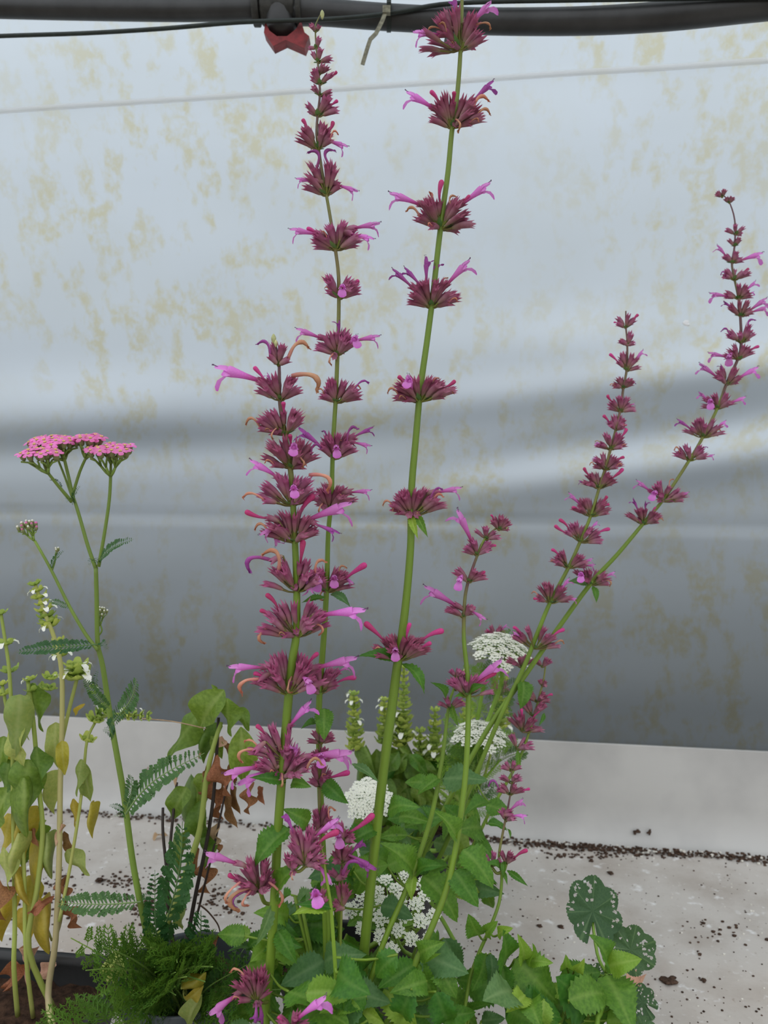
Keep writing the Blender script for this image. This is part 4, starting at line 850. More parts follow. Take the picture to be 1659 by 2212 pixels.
# ferny tuft of lower leaves, rooted in the yarrow pot
def yroot(bx): return V((POT_YARROW[0] + (bx - 385) / 150 * .016, POT_YARROW[1] - .022 + .008 * sin(bx), PZ - .003))
R = random.Random(61)
for i in range(22):
    bx, by = R.uniform(250, 520), R.uniform(2150, 2260); a = R.uniform(.25, pi - .25); l = R.uniform(90, 190); tx, ty = bx + l * cos(a) * 1.1, by - l * sin(a) * .8
    if ty < 2125 and tx > 270: ty = 2125 + R.uniform(0, 20)
    b, t_ = yroot(bx), P(tx, ty, R.uniform(.56, .605)); L = (t_ - b).length
    yar.put('fern_leaf', fern_mesh(i % 4), TM(b, frame(t_ - b, V((R.uniform(-.3, .3), -.45, .9))), L, L * .72, L))
for bx, by, tx, ty in ((300, 2215, 150, 2032), (270, 2190, 60, 2150), (330, 2200, 30, 2215), (260, 2200, 180, 2070), (290, 2215, 220, 2050), (500, 2200, 520, 2060), (520, 2200, 470, 2110), (520, 2215, 560, 2080)):
    b, t_ = yroot(bx), P(tx, ty, .60); L = (t_ - b).length; yar.put('fern_leaf', fern_mesh(bx % 4), TM(b, frame(t_ - b, V((0, -.55, .8))), L, L * .8, L))
# ------------------------------------------------------------------ white lace flower
lace = Thing('lace_flower', (*POT_LACE, PZ), 'white lace flower with flat umbels among the mint stalks', 'plant')
def umbellet_mesh(var):
    k = ('umbellet', var)
    if k in LIB: return LIB[k]
    R = random.Random(var + 9); mb = MB()
    for i in range(20):
        q = sqrt((i + .5) / 20); th = i * 2.39996; p = V((q * cos(th), q * sin(th), .35 * (1 - q * q) + R.uniform(-.06, .06)))
        mb.mi = 1; mb.tube([V((0, 0, -.7)), p - V((0, 0, .04))], .02, 3, .3, cap=False)
        mb.mi = 0; c = mb.add(p + V((0, 0, .03)), .0); z = [mb.add(p + V(((.29 if j % 2 == 0 else .17) * cos(2 * pi * j / 10 + i), (.29 if j % 2 == 0 else .17) * sin(2 * pi * j / 10 + i), .05 * R.random() + (.04 if j % 2 == 0 else 0))), 1.) for j in range(10)]
        for j in range(10): mb.face(c, z[j], z[(j + 1) % 10])
    LIB[k] = mb.mesh('umbellet', ['white_petal', 'umbel_stem'], False); return LIB[k]
def umbel(stem, cx, cy, rx, n, d, dome, tilt, upx, name='umbel', drop=1.0, rotz=0., label=None):
    """tilt = (about x, about y): leans the head"""
    st, ln = twig(lace, stem, (9, 11), d, 'umbel_stem', None, 'stem', 0., stem_d2(stem, d), lroot())
    c = P(cx, cy, d); R3 = Matrix.Rotation(tilt[0], 3, 'X') @ Matrix.Rotation(tilt[1], 3, 'Y'); rr = pxm(rx, d); us_ = pxm(upx, d); hub = ln[0]; mb = MB(); pos = []
    R = random.Random(cx)
    for i in range(n):
        q = sqrt((i + .5) / n); th = i * 2.39996 + rotz; p = c + R3 @ V((rr * q * cos(th), rr * q * sin(th), dome * rr * (1 - q * q) - dome * rr * .5)); pos.append((p, q, th))
        mid = hub.lerp(p, .5) + R3 @ V((cos(th), sin(th), 0)) * rr * q * .12
        mb.tube([hub, mid, p - R3 @ V((0, 0, us_ * .5))], .0007, 4, .4)
    for i in range(10):
        th = i * .63; q = R3 @ V((cos(th), sin(th), -.1)); blade(mb, hub, hub + q * rr * .5, .0008, V((0, 0, 1)))
    um = lace.put(name, mb.mesh(name, 'umbel_stem'), label=label)
    for i, (p, q, th) in enumerate(pos):
        nr = (R3 @ V((cos(th) * q * .6 * dome * 1.5, sin(th) * q * .6 * dome * 1.5, 1))).normalized(); r3 = nr.to_track_quat('Z', 'Y').to_matrix() @ Matrix.Rotation(i * 1.3, 3, 'Z'); s = us_ * R.uniform(.85, 1.1)
        lace.put('umbellet', umbellet_mesh(i % 3), TM(p, r3, s, s, s), um)
def stem_d2(stem, d): return lerp(d, .86, .7) if d > .7 else d + .03
LR = random.Random(3)
def lroot(): return (POT_LACE[0] + LR.uniform(-.02, .02), POT_LACE[1] + LR.uniform(-.015, .015), PZ - .014)
umbel([(1078, 1424), (1084, 1470), (1060, 1540), (1020, 1640), (990, 1760), (960, 1860)], 1086, 1396, 70, 38, .86, .62, (.12, .2), 15, label='largest white umbel, domed and seen from its side')
umbel([(1040, 1610), (1036, 1660), (1010, 1740), (980, 1830), (950, 1900)], 1040, 1580, 58, 26, .85, .5, (.15, .08), 14)
umbel([(850, 2010), (874, 2056), (930, 2070), (988, 2045)], 853, 1960, 98, 24, .645, .25, (.5, .0), 17, rotz=.6, label='open white umbel of separate tufts seen from above')
umbel([(790, 1770), (800, 1820), (840, 1900)], 795, 1722, 46, 22, .80, .3, (.55, 0), 15)
twig(lace, [(1050, 1450), (1030, 1560), (1000, 1690), (970, 1830)], (8, 12), .86, 'umbel_stem', None, 'stem', 0., .87, lroot())
twig(lace, [(1082, 1640), (1040, 1690), (1005, 1730), (985, 1760)], (5, 6), .86, 'umbel_stem', None, 'stem')
R = random.Random(71); LP = [p for p in lace.stem_pts if .19 < p.z < .44 and p.y > .76]
for i in range(40):
    b = R.choice(LP); a = R.uniform(-.4, pi + .4); l = pxm(R.uniform(50, 90), b.y); t_ = b + V((l * cos(a), R.uniform(-.02, .02), l * sin(a))); L = (t_ - b).length
    lace.put('fern_leaf', fern_mesh(i % 4, 'leaf_bright' if i % 2 else 'leaf_fern'), TM(b, frame(t_ - b, V((R.uniform(-.5, .5), -.8, .5))), L, L, L))
# ------------------------------------------------------------------ basil
def bract_mesh(var, white):
    k = ('bract', var, white)
    if k in LIB: return LIB[k]
    R = random.Random(var); mb = MB()
    for i in range(7):
        th = 2 * pi * i / 7 + R.uniform(-.2, .2); q = V((cos(th), sin(th), 0)); s = V((-sin(th), cos(th), 0)); pr = None; up = R.uniform(-.1, .3)
        for f, w, z in ((.1, .12, -.15), (.45, .36, -.12), (.8, .42, .05), (1.05, .25, .2 + up), (1.12, .03, .3 + up)):
            row = [mb.add(q * f - s * w + V((0, 0, z + .12)), f * .9), mb.add(q * f + V((0, 0, z)), f * .9), mb.add(q * f + s * w + V((0, 0, z + .12)), f * .9)]
            if pr:
                for j in (0, 1): mb.face(pr[j], row[j], row[j + 1], pr[j + 1])
            pr = row
    for i in range(6):
        th = i * 1.05 + .5; mb.tube([V((.15 * cos(th), .15 * sin(th), 0)), V((.5 * cos(th), .5 * sin(th), .12)), V((.72 * cos(th), .72 * sin(th), .1))], [.1, .2, .14], 5, .3)
    if white:
        mb.mi = 1
        for th in (-1.2, -2.2, .4):
            if R.random() < .75:
                q = V((cos(th), sin(th), 0)); ribbon(mb, [q * .6 + V((0, 0, .2)), q * 1.0 + V((0, 0, .25)), q * 1.35 + V((0, 0, .05)), q * 1.45 + V((0, 0, -.2))], [.14, .26, .3, .16], V((0, 0, 1)), .5, 1, .3)
    LIB[k] = mb.mesh('bract_whorl', ['bract', 'white_petal']); return LIB[k]
def spike(T, parent, pts, d, w0, w1, n, white=.35, seed=0):
    """stack of bract whorls along a pixel line from tip to base"""
    R = random.Random(seed); tot = len(pts) - 1
    for i in range(n):
        f = i / max(1, n - 1) * tot; k = min(int(f), tot - 1) if tot else 0; a = f - k
        x, y = lerp(pts[k][0], pts[k + 1][0], a), lerp(pts[k][1], pts[k + 1][1], a); dirv = (P(pts[k][0], pts[k][1], d) - P(pts[k + 1][0], pts[k + 1][1], d)).normalized()
        s = pxm(lerp(w0, w1, i / max(1, n - 1)), d) * R.uniform(1.05, 1.3); r3 = dirv.to_track_quat('Z', 'Y').to_matrix() @ Matrix.Rotation(i * .7 + R.random(), 3, 'Z')
        T.put('bract_whorl', bract_mesh(i % 3, R.random() < white), TM(P(x, y, d), r3, s, s, s * 1.1), parent)
def lf(T, parent, b, t, kind, mat, d, dt=0., wide=1., nrm=None, width=.5):
    me = smooth_leaf(rng.randrange(4), mat, width) if kind == 's' else dead_leaf(rng.randrange(4), mat)
    return place_leaf(T, me, P(b[0], b[1], d), P(t[0], t[1], d + dt), parent, wide=wide, nrm=nrm or V((rng.uniform(-.6, .6), -1, rng.uniform(-.1, .5))))
bas = Thing('basil_plant', SQ + V((0, 0, .085)), 'yellowing basil gone to seed with wilted leaves in the square pot', 'plant')
bd = .70
def bstem(pts, w, root, tone, mat='basil_stem', T=bas, d=bd, db=.67):
    n = len(pts); p3 = [P(x, y, lerp(d, db, i / (n - 1))) for i, (x, y) in enumerate(pts)]; r = [pxm(lerp(w[0], w[1], i / (n - 1)), d) / 2 for i in range(n)]
    if root is not None:
        if T.root.name == 'basil_plant.002': p3.append(V((root[0], root[1], .16))); r.append(r[-1])
        p3.append(V(root)); r.append(r[-1])
    ln = smooth_line(p3); k = len(ln) - 1; mb = MB()
    mb.tube(ln, [lerp(r[0], r[-1], i / k) for i in range(k + 1)], 8, [lerp(tone[0], tone[1], i / k) for i in range(k + 1)]); return T.put('stem', mb.mesh('stem', mat))
rt = lambda x, y: sqp(V((x, y, .085)))
s1 = bstem([(2, 1325), (12, 1390), (20, 1450), (26, 1560), (28, 1700), (30, 1850), (32, 2000), (30, 2090)], (7, 11), rt(.0, .02), (0, .4))
s2 = bstem([(76, 1262), (95, 1320), (118, 1380), (133, 1450), (134, 1560), (130, 1700), (128, 1850), (120, 2030), (104, 2150)], (8, 15), rt(.055, -.01), (.4, 1))
s3 = bstem([(60, 1470), (72, 1560), (84, 1700), (92, 1800), (80, 1920), (62, 2050)], (9, 13), rt(.03, .03), (0, .3))
s4 = bstem([(206, 1560), (188, 1600), (180, 1680), (170, 1760), (150, 1880), (128, 1990)], (6, 8), None, (.1, .6))
s5 = bstem([(5, 1480), (22, 1580), (40, 1720), (52, 1880), (56, 2060)], (7, 10), rt(.015, .02), (0, .5))
s6 = bstem([(168, 1460), (150, 1530), (134, 1600)], (8, 9), None, (.2, .4), 'basil_stem', bas, bd, .689)
twig(bas, [(80, 1925), (90, 1970), (112, 2032)], 5, .685, 'basil_stem', None, 'stem', .6); twig(bas, [(140, 1930), (132, 1990), (118, 2036)], 5, .69, 'basil_stem', None, 'stem', .8)
twig(bas, [(300, 1545), (250, 1542), (205, 1555)], (5, 5), bd, 'basil_stem', None, 'stem', .1)
spike(bas, s2, [(76, 1262), (92, 1305), (106, 1345)], bd, 13, 16, 7, .5, 1); spike(bas, s2, [(112, 1352), (126, 1385), (134, 1412)], bd, 15, 12, 3, .4, 2)
spike(bas, s1, [(1, 1325), (12, 1392), (22, 1450)], bd, 14, 18, 3, .1, 3); spike(bas, s6, [(164, 1440), (164, 1452), (165, 1464)], bd, 22, 24, 3, .9, 4)
spike(bas, s2, [(108, 1465), (104, 1488)], bd, 14, 14, 2, .9, 5); spike(bas, s4, [(204, 1556), (188, 1598)], bd, 16, 16, 2, .2, 6); spike(bas, s4, [(318, 1546), (288, 1544), (262, 1540)], bd, 10, 12, 5, .6, 7); spike(bas, s4, [(225, 1534), (212, 1542)], bd, 14, 12, 2, .3, 8)
spike(bas, s3, [(66, 1468), (72, 1490)], bd, 12, 14, 2, .2, 9); spike(bas, s6, [(202, 1485), (200, 1498)], bd, 7, 8, 2, .6, 10); spike(bas, s5, [(4, 1478), (8, 1500)], bd, 12, 14, 2, .2, 11); spike(bas, s2, [(128, 1398), (132, 1416)], bd, 13, 14, 2, .6, 14)
for b, t_, k, m_, w_ in (((70, 1475), (94, 1582), 's', 'leaf_basil', 1), ((80, 1612), (96, 1705), 's', 'leaf_basil', 1.2), ((62, 1640), (44, 1770), 's', 'leaf_basil', 1.3), ((44, 1500), (30, 1640), 's', 'leaf_pale', 1), ((8, 1590), (2, 1690), 's', 'leaf_basil', 1), ((52, 1680), (58, 1810), 's', 'leaf_basil', 1), ((100, 1670), (118, 1760), 's', 'leaf_pale', .9), ((40, 1560), (54, 1660), 's', 'leaf_pale', 1), ((60, 1500), (64, 1600), 's', 'leaf_pale', .8), ((20, 1700), (-10, 1800), 's', 'leaf_basil', 1.2),
                         ((28, 1610), (44, 1695), 's', 'leaf_yellow', .8), ((24, 1758), (8, 1850), 's', 'leaf_yellow', 1), ((46, 1750), (56, 1855), 's', 'leaf_yellow', .9), ((134, 1600), (140, 1675), 's', 'leaf_yellow', .8), ((120, 1560), (126, 1660), 's', 'leaf_pale', .8), ((145, 1835), (194, 1892), 's', 'leaf_pale', 1.1), ((178, 1640), (166, 1722), 's', 'leaf_pale', .7), ((186, 1650), (196, 1732), 's', 'leaf_pale', .7), ((196, 1735), (200, 1812), 's', 'leaf_yellow', .7), ((160, 1725), (164, 1790), 's', 'leaf_yellow', .7), ((30, 1880), (64, 1958), 's', 'leaf_yellow', .8), ((72, 1890), (60, 1995), 's', 'leaf_yellow', .9), ((92, 1940), (106, 2062), 's', 'leaf_yellow', 1), ((6, 1940), (4, 2035), 's', 'leaf_yellow', 1.2), ((184, 1520), (162, 1548), 's', 'leaf_yellow', .7), ((100, 1800), (112, 1900), 's', 'leaf_pale', .9), ((90, 1820), (84, 1930), 's', 'leaf_yellow', .9),
                         ((40, 1800), (30, 1900), 's', 'leaf_pale', 1), ((70, 1780), (50, 1880), 's', 'leaf_basil', 1), ((10, 1830), (24, 1930), 's', 'leaf_pale', 1), ((50, 1960), (60, 2060), 's', 'leaf_yellow', .9), ((20, 1640), (12, 1740), 's', 'leaf_basil', 1.1),
                         ((118, 1935), (58, 1972), 'd', 'leaf_brown', 1.2), ((138, 1795), (152, 1860), 'd', 'leaf_brown', 1.1), ((132, 1780), (120, 1830), 'd', 'leaf_tan', 1), ((150, 1920), (178, 2004), 'd', 'leaf_brown', 1.1), ((152, 1880), (150, 1960), 'd', 'leaf_brown', .8), ((40, 2050), (58, 2130), 'd', 'leaf_tan', 1.2), ((122, 2085), (76, 2112), 'd', 'leaf_tan', 1.3), ((70, 1790), (84, 1830), 'd', 'leaf_brown', 1), ((0, 1900), (14, 1990), 'd', 'leaf_brown', 1), ((30, 2070), (20, 2140), 'd', 'leaf_brown', 1.2)):
    lf(bas, {0: s1, 1: s2, 2: s3}[rng.randrange(3)], b, t_, k, m_, .69 + rng.uniform(-.02, .02), 0, w_)
# ------------------------------------------------------------------ drooping half-dead basil in the yarrow pot
wil = Thing('basil_plant', (POT_YARROW[0] + .02, POT_YARROW[1] + .02, PZ), 'drooping basil with crisp brown leaves and blackened stems behind the yarrow', 'plant')
wd_ = .75
w1 = bstem([(478, 1560), (462, 1610), (446, 1680), (432, 1790), (404, 1880), (372, 1970), (322, 2066)], (9, 18), (-.216, .690, PZ - .004), (0, .3), 'basil_stem', wil, wd_, .695)
w2 = bstem([(472, 1550), (464, 1690), (450, 1800), (425, 1920), (410, 2000), (402, 2050)], (7, 10), (-.175, .70, PZ - .004), (0, 0), 'dead_stem', wil, wd_, .70)
w3 = bstem([(382, 1690), (374, 1760), (366, 1850), (362, 1960), (374, 2040)], (6, 8), (-.185, .70, PZ - .004), (0, .3), 'dead_stem', wil, wd_, .70)
w4 = bstem([(352, 1745), (352, 1800), (362, 1900), (368, 2000)], (6, 8), (-.19, .705, PZ - .004), (0, .2), 'dead_stem', wil, wd_, .71)
w5 = bstem([(520, 1600), (490, 1700), (462, 1830), (430, 1960), (415, 2040)], (4, 6), (-.17, .71, PZ - .004), (0, .5), 'dead_stem', wil, wd_ + .01, .71)
for b, t_, k, m_, w_ in (((484, 1490), (432, 1575), 's', 'leaf_basil', 1.5), ((492, 1508), (500, 1592), 's', 'leaf_basil', 1.5), ((516, 1528), (538, 1580), 's', 'leaf_basil', 1.2), ((434, 1540), (362, 1642), 's', 'leaf_basil', 1.1), ((470, 1492), (456, 1478), 's', 'leaf_basil', 1), ((520, 1570), (524, 1690), 's', 'leaf_basil', 1), ((420, 1680), (424, 1812), 's', 'leaf_basil', 1.4), ((404, 1700), (372, 1772), 's', 'leaf_basil', 1.3), ((440, 1670), (430, 1740), 's', 'leaf_basil', 1.3), ((432, 1730), (440, 1815), 's', 'leaf_basil', 1.2), ((392, 1800), (388, 1890), 's', 'leaf_basil', .9), ((448, 1800), (446, 1880), 's', 'leaf_basil', 1), ((372, 1940), (360, 1985), 's', 'leaf_basil', 1.2), ((450, 1560), (440, 1650), 's', 'leaf_basil', 1.1), ((400, 1960), (396, 2010), 's', 'leaf_pale', 1), ((455, 1590), (480, 1640), 's', 'leaf_basil', .9),
                         ((480, 1590), (470, 1625), 'd', 'leaf_tan', 1.2), ((490, 1600), (500, 1640), 'd', 'leaf_brown', 1), ((470, 1630), (500, 1720), 'd', 'leaf_brown', 1.1), ((474, 1660), (484, 1770), 'd', 'leaf_brown', 1), ((490, 1720), (514, 1790), 'd', 'leaf_brown', 1), ((500, 1700), (520, 1760), 'd', 'leaf_brown', 1), ((448, 1650), (436, 1690), 'd', 'leaf_brown', 1.1), ((440, 1610), (430, 1640), 'd', 'leaf_tan', 1), ((476, 1780), (452, 1840), 'd', 'leaf_tan', 1.2), ((470, 1820), (474, 1850), 'd', 'leaf_brown', 1), ((446, 1860), (456, 1932), 'd', 'leaf_brown', 1), ((550, 1690), (540, 1760), 'd', 'leaf_brown', 1), ((566, 1700), (572, 1740), 'd', 'leaf_brown', 1), ((384, 1666), (378, 1700), 'd', 'leaf_tan', 1), ((426, 1820), (420, 1890), 'd', 'leaf_brown', .8), ((480, 1680), (470, 1740), 'd', 'leaf_brown', 1.2), ((495, 1650), (508, 1700), 'd', 'leaf_brown', 1.2),
                         ((455, 2060), (476, 2012), 'd', 'leaf_brown', 1)):
    lf(wil, {0: w1, 1: w2, 2: w5}[rng.randrange(3)], b, t_, k, m_, wd_ + rng.uniform(-.015, .02) - max(0, (b[1] - 1800)) / 300 * .06, 0, w_)
twig(wil, [(476, 2016), (470, 1996), (450, 1970), (432, 1955)], (3, 4), .71, 'dead_stem', None, 'stem', .8); twig(wil, [(416, 2110), (440, 2070), (470, 2025), (478, 2016)], (6, 4), .69, 'dead_stem', None, 'stem', 1.)
# drooping pale seedling in front of the pots
twig(wil, [(246, 2060), (244, 2040), (258, 2028), (276, 2050), (284, 2110), (284, 2150)], (4, 6), .655, 'basil_stem', None, 'stem', .2, None, (-.212, .662, PZ - .004))
for b, t_, w_ in (((246, 2056), (252, 2134), 1.2), ((250, 2058), (232, 2128), .8), ((254, 2060), (272, 2120), .8), ((240, 2062), (224, 2110), .5)): lf(wil, None, b, t_, 's', 'leaf_pale', .652, 0, w_)
# dry yellow leaf and bits over the rim
for i, (b, t_, m_, w_) in enumerate((((392, 2136), (446, 2100), 'leaf_yellow', 1.6), ((402, 2160), (440, 2128), 'leaf_yellow', 1.3), ((436, 2150), (405, 2215), 'leaf_pale', 1.1))): lf(wil, None, b, t_, 's', m_, .625, 0, w_)
twig(wil, [(392, 2136), (396, 2120)], 4, .625, 'basil_stem', None, 'leaf_stalk', .4, .64, (-.170, .660, PZ - .004)); twig(wil, [(436, 2150), (402, 2160), (398, 2140)], 4, .625, 'basil_stem', None, 'leaf_stalk', .4, .64, (-.168, .662, PZ - .004))
# ------------------------------------------------------------------ green basil at the back
gb = Thing('basil_plant', (*POT_BASIL, PZ), 'bushy green basil with white-flowered spikes close to the grey upstand', 'plant')
gd = .97
R = random.Random(81)
for k, (tx, ty, bx, n, w0, w1, wh) in enumerate(((764, 1500, 800, 9, 15, 17, .5), (830, 1512, 838, 7, 14, 16, .5), (872, 1442, 880, 12, 12, 18, .5), (940, 1535, 905, 8, 13, 17, .8), (908, 1580, 890, 5, 14, 16, .2), (862, 1545, 860, 5, 13, 15, .3), (1012, 1478, 960, 9, 12, 16, .5), (1088, 1440, 990, 10, 13, 18, .7))):
    st = bstem([(tx, ty), (lerp(tx, bx, .1) , ty + 60), (lerp(tx, bx, .4), 1670), (bx, 1735)], (5, 9), (POT_BASIL[0] + R.uniform(-.018, .018), POT_BASIL[1] + R.uniform(-.018, .018), PZ - .01), (0, .3), 'basil_stem', gb, gd, 1.02)
    x2, y2 = lerp(tx, bx, .1), ty + n * 13; spike(gb, st, [(tx, ty), ((tx + x2) / 2, (ty + y2) / 2), (x2, y2)], gd, w0 * .7, w1, n, wh, k + 30)
    for j in range(6):
        y = R.uniform(y2, 1800); sd = R.choice((-1, 1)); x = lerp(tx, bx, (y - ty) / (1800 - ty))
        lf(gb, st, (x, y), (x + sd * R.uniform(10, 50), y + R.uniform(40, 100)), 's', R.choice(['leaf_basil', 'leaf_basil', 'leaf_green']), gd + R.uniform(-.03, .03), 0, 1.1)
for i in range(26):
    x, y = R.uniform(770, 1000), R.uniform(1600, 1780); lf(gb, None, (x, y), (x + R.uniform(-60, 60), y + R.uniform(30, 90)), 's', R.choice(['leaf_basil', 'leaf_green', 'leaf_basil']), gd + R.uniform(-.03, .05), 0, 1.1)
# ------------------------------------------------------------------ hollyhock riddled with holes
def palm_mesh(seed):
    k = ('palm', seed)
    if k in LIB: return LIB[k]
    R = random.Random(seed); mb = MB(); na, nr = 120, 26; rings = []; holes = []
    def outl(th):
        f = abs(sin(3.5 * (th + .0)));  r = .86 + .16 * (abs(cos(th * 3.5)) ** .7) + .06 * sin(2 * th + seed)
        r *= 1 + .045 * abs(((th * 9) % 1) * 2 - 1)
        if abs(((th + pi) % (2 * pi)) - 0) < .16 or abs(((th + pi) % (2 * pi)) - 2 * pi) < .16: r *= .35
        return r
    for i in range(40):
        a, q = R.uniform(0, 2 * pi), .25 + .7 * sqrt(R.random()); holes.append((q * cos(a), q * sin(a), R.uniform(.03, .06), R.uniform(.7, 1.35)))
    for i in range(nr + 1):
        q = i / nr; ring = []
        for j in range(na):
            th = 2 * pi * j / na; r = outl(th) * q; vein = .6 if abs(sin(3.5 * th)) < .0 or (abs(((th * 7 / (2 * pi)) % 1) - .0) < .035 or abs(((th * 7 / (2 * pi)) % 1) - 1) < .035) else 0.
            z = .10 * q * sin(7 * th + 1) * .5 + .12 * q * q - .02 * cos(3 * th) * q
            ring.append(mb.add((r * cos(th), r * sin(th), z), q, vein))
        rings.append(ring)
    for A_, B_ in zip(rings, rings[1:]):
        for j in range(na):
            x = (mb.v[A_[j]][0] + mb.v[B_[(j + 1) % na]][0]) / 2; y = (mb.v[A_[j]][1] + mb.v[B_[(j + 1) % na]][1]) / 2
            if any(((x - hx) / e_) ** 2 + ((y - hy) * e_) ** 2 < hr * hr for hx, hy, hr, e_ in holes): continue
            mb.face(A_[j], B_[j], B_[(j + 1) % na], A_[(j + 1) % na])
    LIB[k] = mb.mesh('lobed_leaf', 'leaf_hollyhock'); return LIB[k]
hol = Thing('hollyhock', (*POT_HOLLY, PZ), 'young hollyhock with round lobed leaves riddled with holes', 'plant')
hst = Stalk(hol, [(1312, 2090), (1306, 2130), (1300, 2180), (1298, 2240)], [(2090, 12), (2240, 16)], .62, .58, None, 'umbel_stem', 'stem', root=(POT_HOLLY[0] - .005, POT_HOLLY[1] + .005, PZ - .014), label='pale green stem')
for cx, cy, r, d, px_, py_, sd, rl in ((1280, 1968, 66, .66, 1290, 2060, 1, 1.3), (1362, 2052, 52, .65, 1318, 2090, 2, .4), (1388, 2165, 34, .61, 1340, 2172, 3, 2.4), (1285, 2112, 28, .64, 1304, 2110, 4, 2.0), (1392, 2222, 26, .58, 1340, 2230, 5, 1.0)):
    c = P(cx, cy, d); mb = MB(); mb.tube(smooth_line([P(1308, min(2150, cy + 130), .615), P(px_, py_, .635), c + V((0, .004, -.002))]), .0014, 6, 0.); pet = hol.put('leaf_stalk', mb.mesh('leaf_stalk', 'umbel_stem'))
    nrm = V((rng.uniform(-.3, .3), -.85, .55)).normalized(); r3 = nrm.to_track_quat('Z', 'Y').to_matrix() @ Matrix.Rotation(rl, 3, 'Z'); s = pxm(r, d); hol.put('leaf', palm_mesh(sd), TM(c, r3, s, s, s), pet)
for a in ((1308, 2085, 1272, 2020, 1.1, 'leaf_green', 1), (1312, 2088, 1385, 2072, 1.1, 'leaf_bright', 0), (1310, 2105, 1344, 2226, 1.2, 'leaf_green', 2), (1330, 2205, 1372, 2190, 1.2, 'leaf_bright', 0)):
    place_leaf(hol, mint_leaf(a[6], a[5]), P(a[0], a[1], .61), P(a[2], a[3], .60), wide=a[4]); petiole(hol, P(a[0], a[1], .61), 'umbel_stem')
# ------------------------------------------------------------------ irrigation pipe, cable, tie
def pd(px): return .95 - .145 * ((px - 829.5) / F * .95)
pipe = Thing('irrigation_pipe', P(600, 22, pd(600)), 'black irrigation pipe with a bulky coupling crossing above the flowers', 'pipe')
def ptube(name, pts, wpx, mat, n=16, off=0., T=pipe, parent=None, wt=None, ns=5):
    p3 = [P(x, y, pd(x) + off) for x, y in pts]; ln = smooth_line(p3, ns); k = len(ln) - 1
    ws = [pxm(interp(wt, pts[0][0] + (pts[-1][0] - pts[0][0]) * i / k), .95) * .5 * 1.12 for i in range(k + 1)] if wt else pxm(wpx, .95) * .56
    mb = MB(); mb.tube(ln, ws, n); return T.put(name, mb.mesh(name, mat), parent=parent)
ptube('pipe', [(-700, 40), (-300, 20), (-60, 14), (0, 16), (200, 20), (400, 22), (560, 19)], 40, 'pipe_black')
ptube('pipe', [(640, 22), (740, 30), (850, 38), (1000, 45), (1150, 47), (1300, 44), (1450, 34), (1600, 18), (1720, 4), (2000, -40), (2400, -120)], 50, 'pipe_black', wt=[(640, 54), (760, 46), (1200, 44), (1720, 48)])
def disc(name, x0, x1, y, w, mat, parent=None, ribs=0):
    mb = MB(); a, b = P(x0, y, pd(x0)), P(x1, y, pd(x1)); r = pxm(w, .95) * .55; n = 28; rings = []
    for f, q in ((0, .8), (.06, .97), (.12, 1), (.5, 1.0), (.88, 1), (.94, .97), (1, .8)):
        c = a.lerp(b, f); ring = []
        for j in range(n):
            th = 2 * pi * j / n; rr = r * q * (1 + (.05 if ribs and j % 2 else 0)); ring.append(mb.add(c + V((0, cos(th) * rr, sin(th) * rr))))
        rings.append(ring)
    for A_, B_ in zip(rings, rings[1:]):
        for j in range(n): mb.face(A_[j], A_[(j + 1) % n], B_[(j + 1) % n], B_[j])
    mb.face(*reversed(rings[0])); mb.face(*rings[-1]); return pipe.put(name, mb.mesh(name, mat), parent=parent)
disc('coupling_ring', 546, 562, 18, 64, 'fitting_black'); disc('coupling_nut', 562, 640, 16, 62, 'fitting_black', ribs=1); disc('coupling_ring', 640, 652, 20, 66, 'fitting_black')
# valve body under the coupling and its red wing handle
mb = MB(); c = P(608, 30, pd(608)); rx = pxm(34, .95); 
prof = [(rx, .01), (rx * 1.0, -.005), (rx * .98, -.018), (rx * .85, -.026), (rx * .5, -.031), (.0005, -.032)]
rings = [[mb.add(c + V((r * cos(2 * pi * j / 24), r * sin(2 * pi * j / 24), z))) for j in range(24)] for r, z in prof]
for A_, B_ in zip(rings, rings[1:]):
    for j in range(24): mb.face(A_[j], B_[j], B_[(j + 1) % 24], A_[(j + 1) % 24])
vb = pipe.put('valve_body', mb.mesh('valve_body', 'pipe_black'))
mb = MB()
poly = [(573, 46), (570, 70), (590, 99), (617, 86), (658, 104), (668, 78), (658, 70), (650, 44), (640, 62), (620, 78), (598, 78), (582, 66)]
dv = pd(608) - .020
fr = [mb.add(P(x, y, dv)) for x, y in poly]; bk = [mb.add(P(x, y, dv) + V((0, .018, 0))) for x, y in poly]
n = len(poly)
for tri in ((0, 1, 11), (1, 2, 10), (1, 10, 11), (2, 3, 9), (2, 9, 10), (3, 4, 8), (3, 8, 9), (4, 5, 8), (5, 6, 8), (6, 7, 8)):
    mb.face(*[fr[i] for i in tri]); mb.face(*[bk[i] for i in reversed(tri)])
for j in range(n): mb.face(fr[j], bk[j], bk[(j + 1) % n], fr[(j + 1) % n])
pipe.put('valve_handle', mb.mesh('valve_handle', 'valve_red', False), parent=vb, label='red winged valve handle')
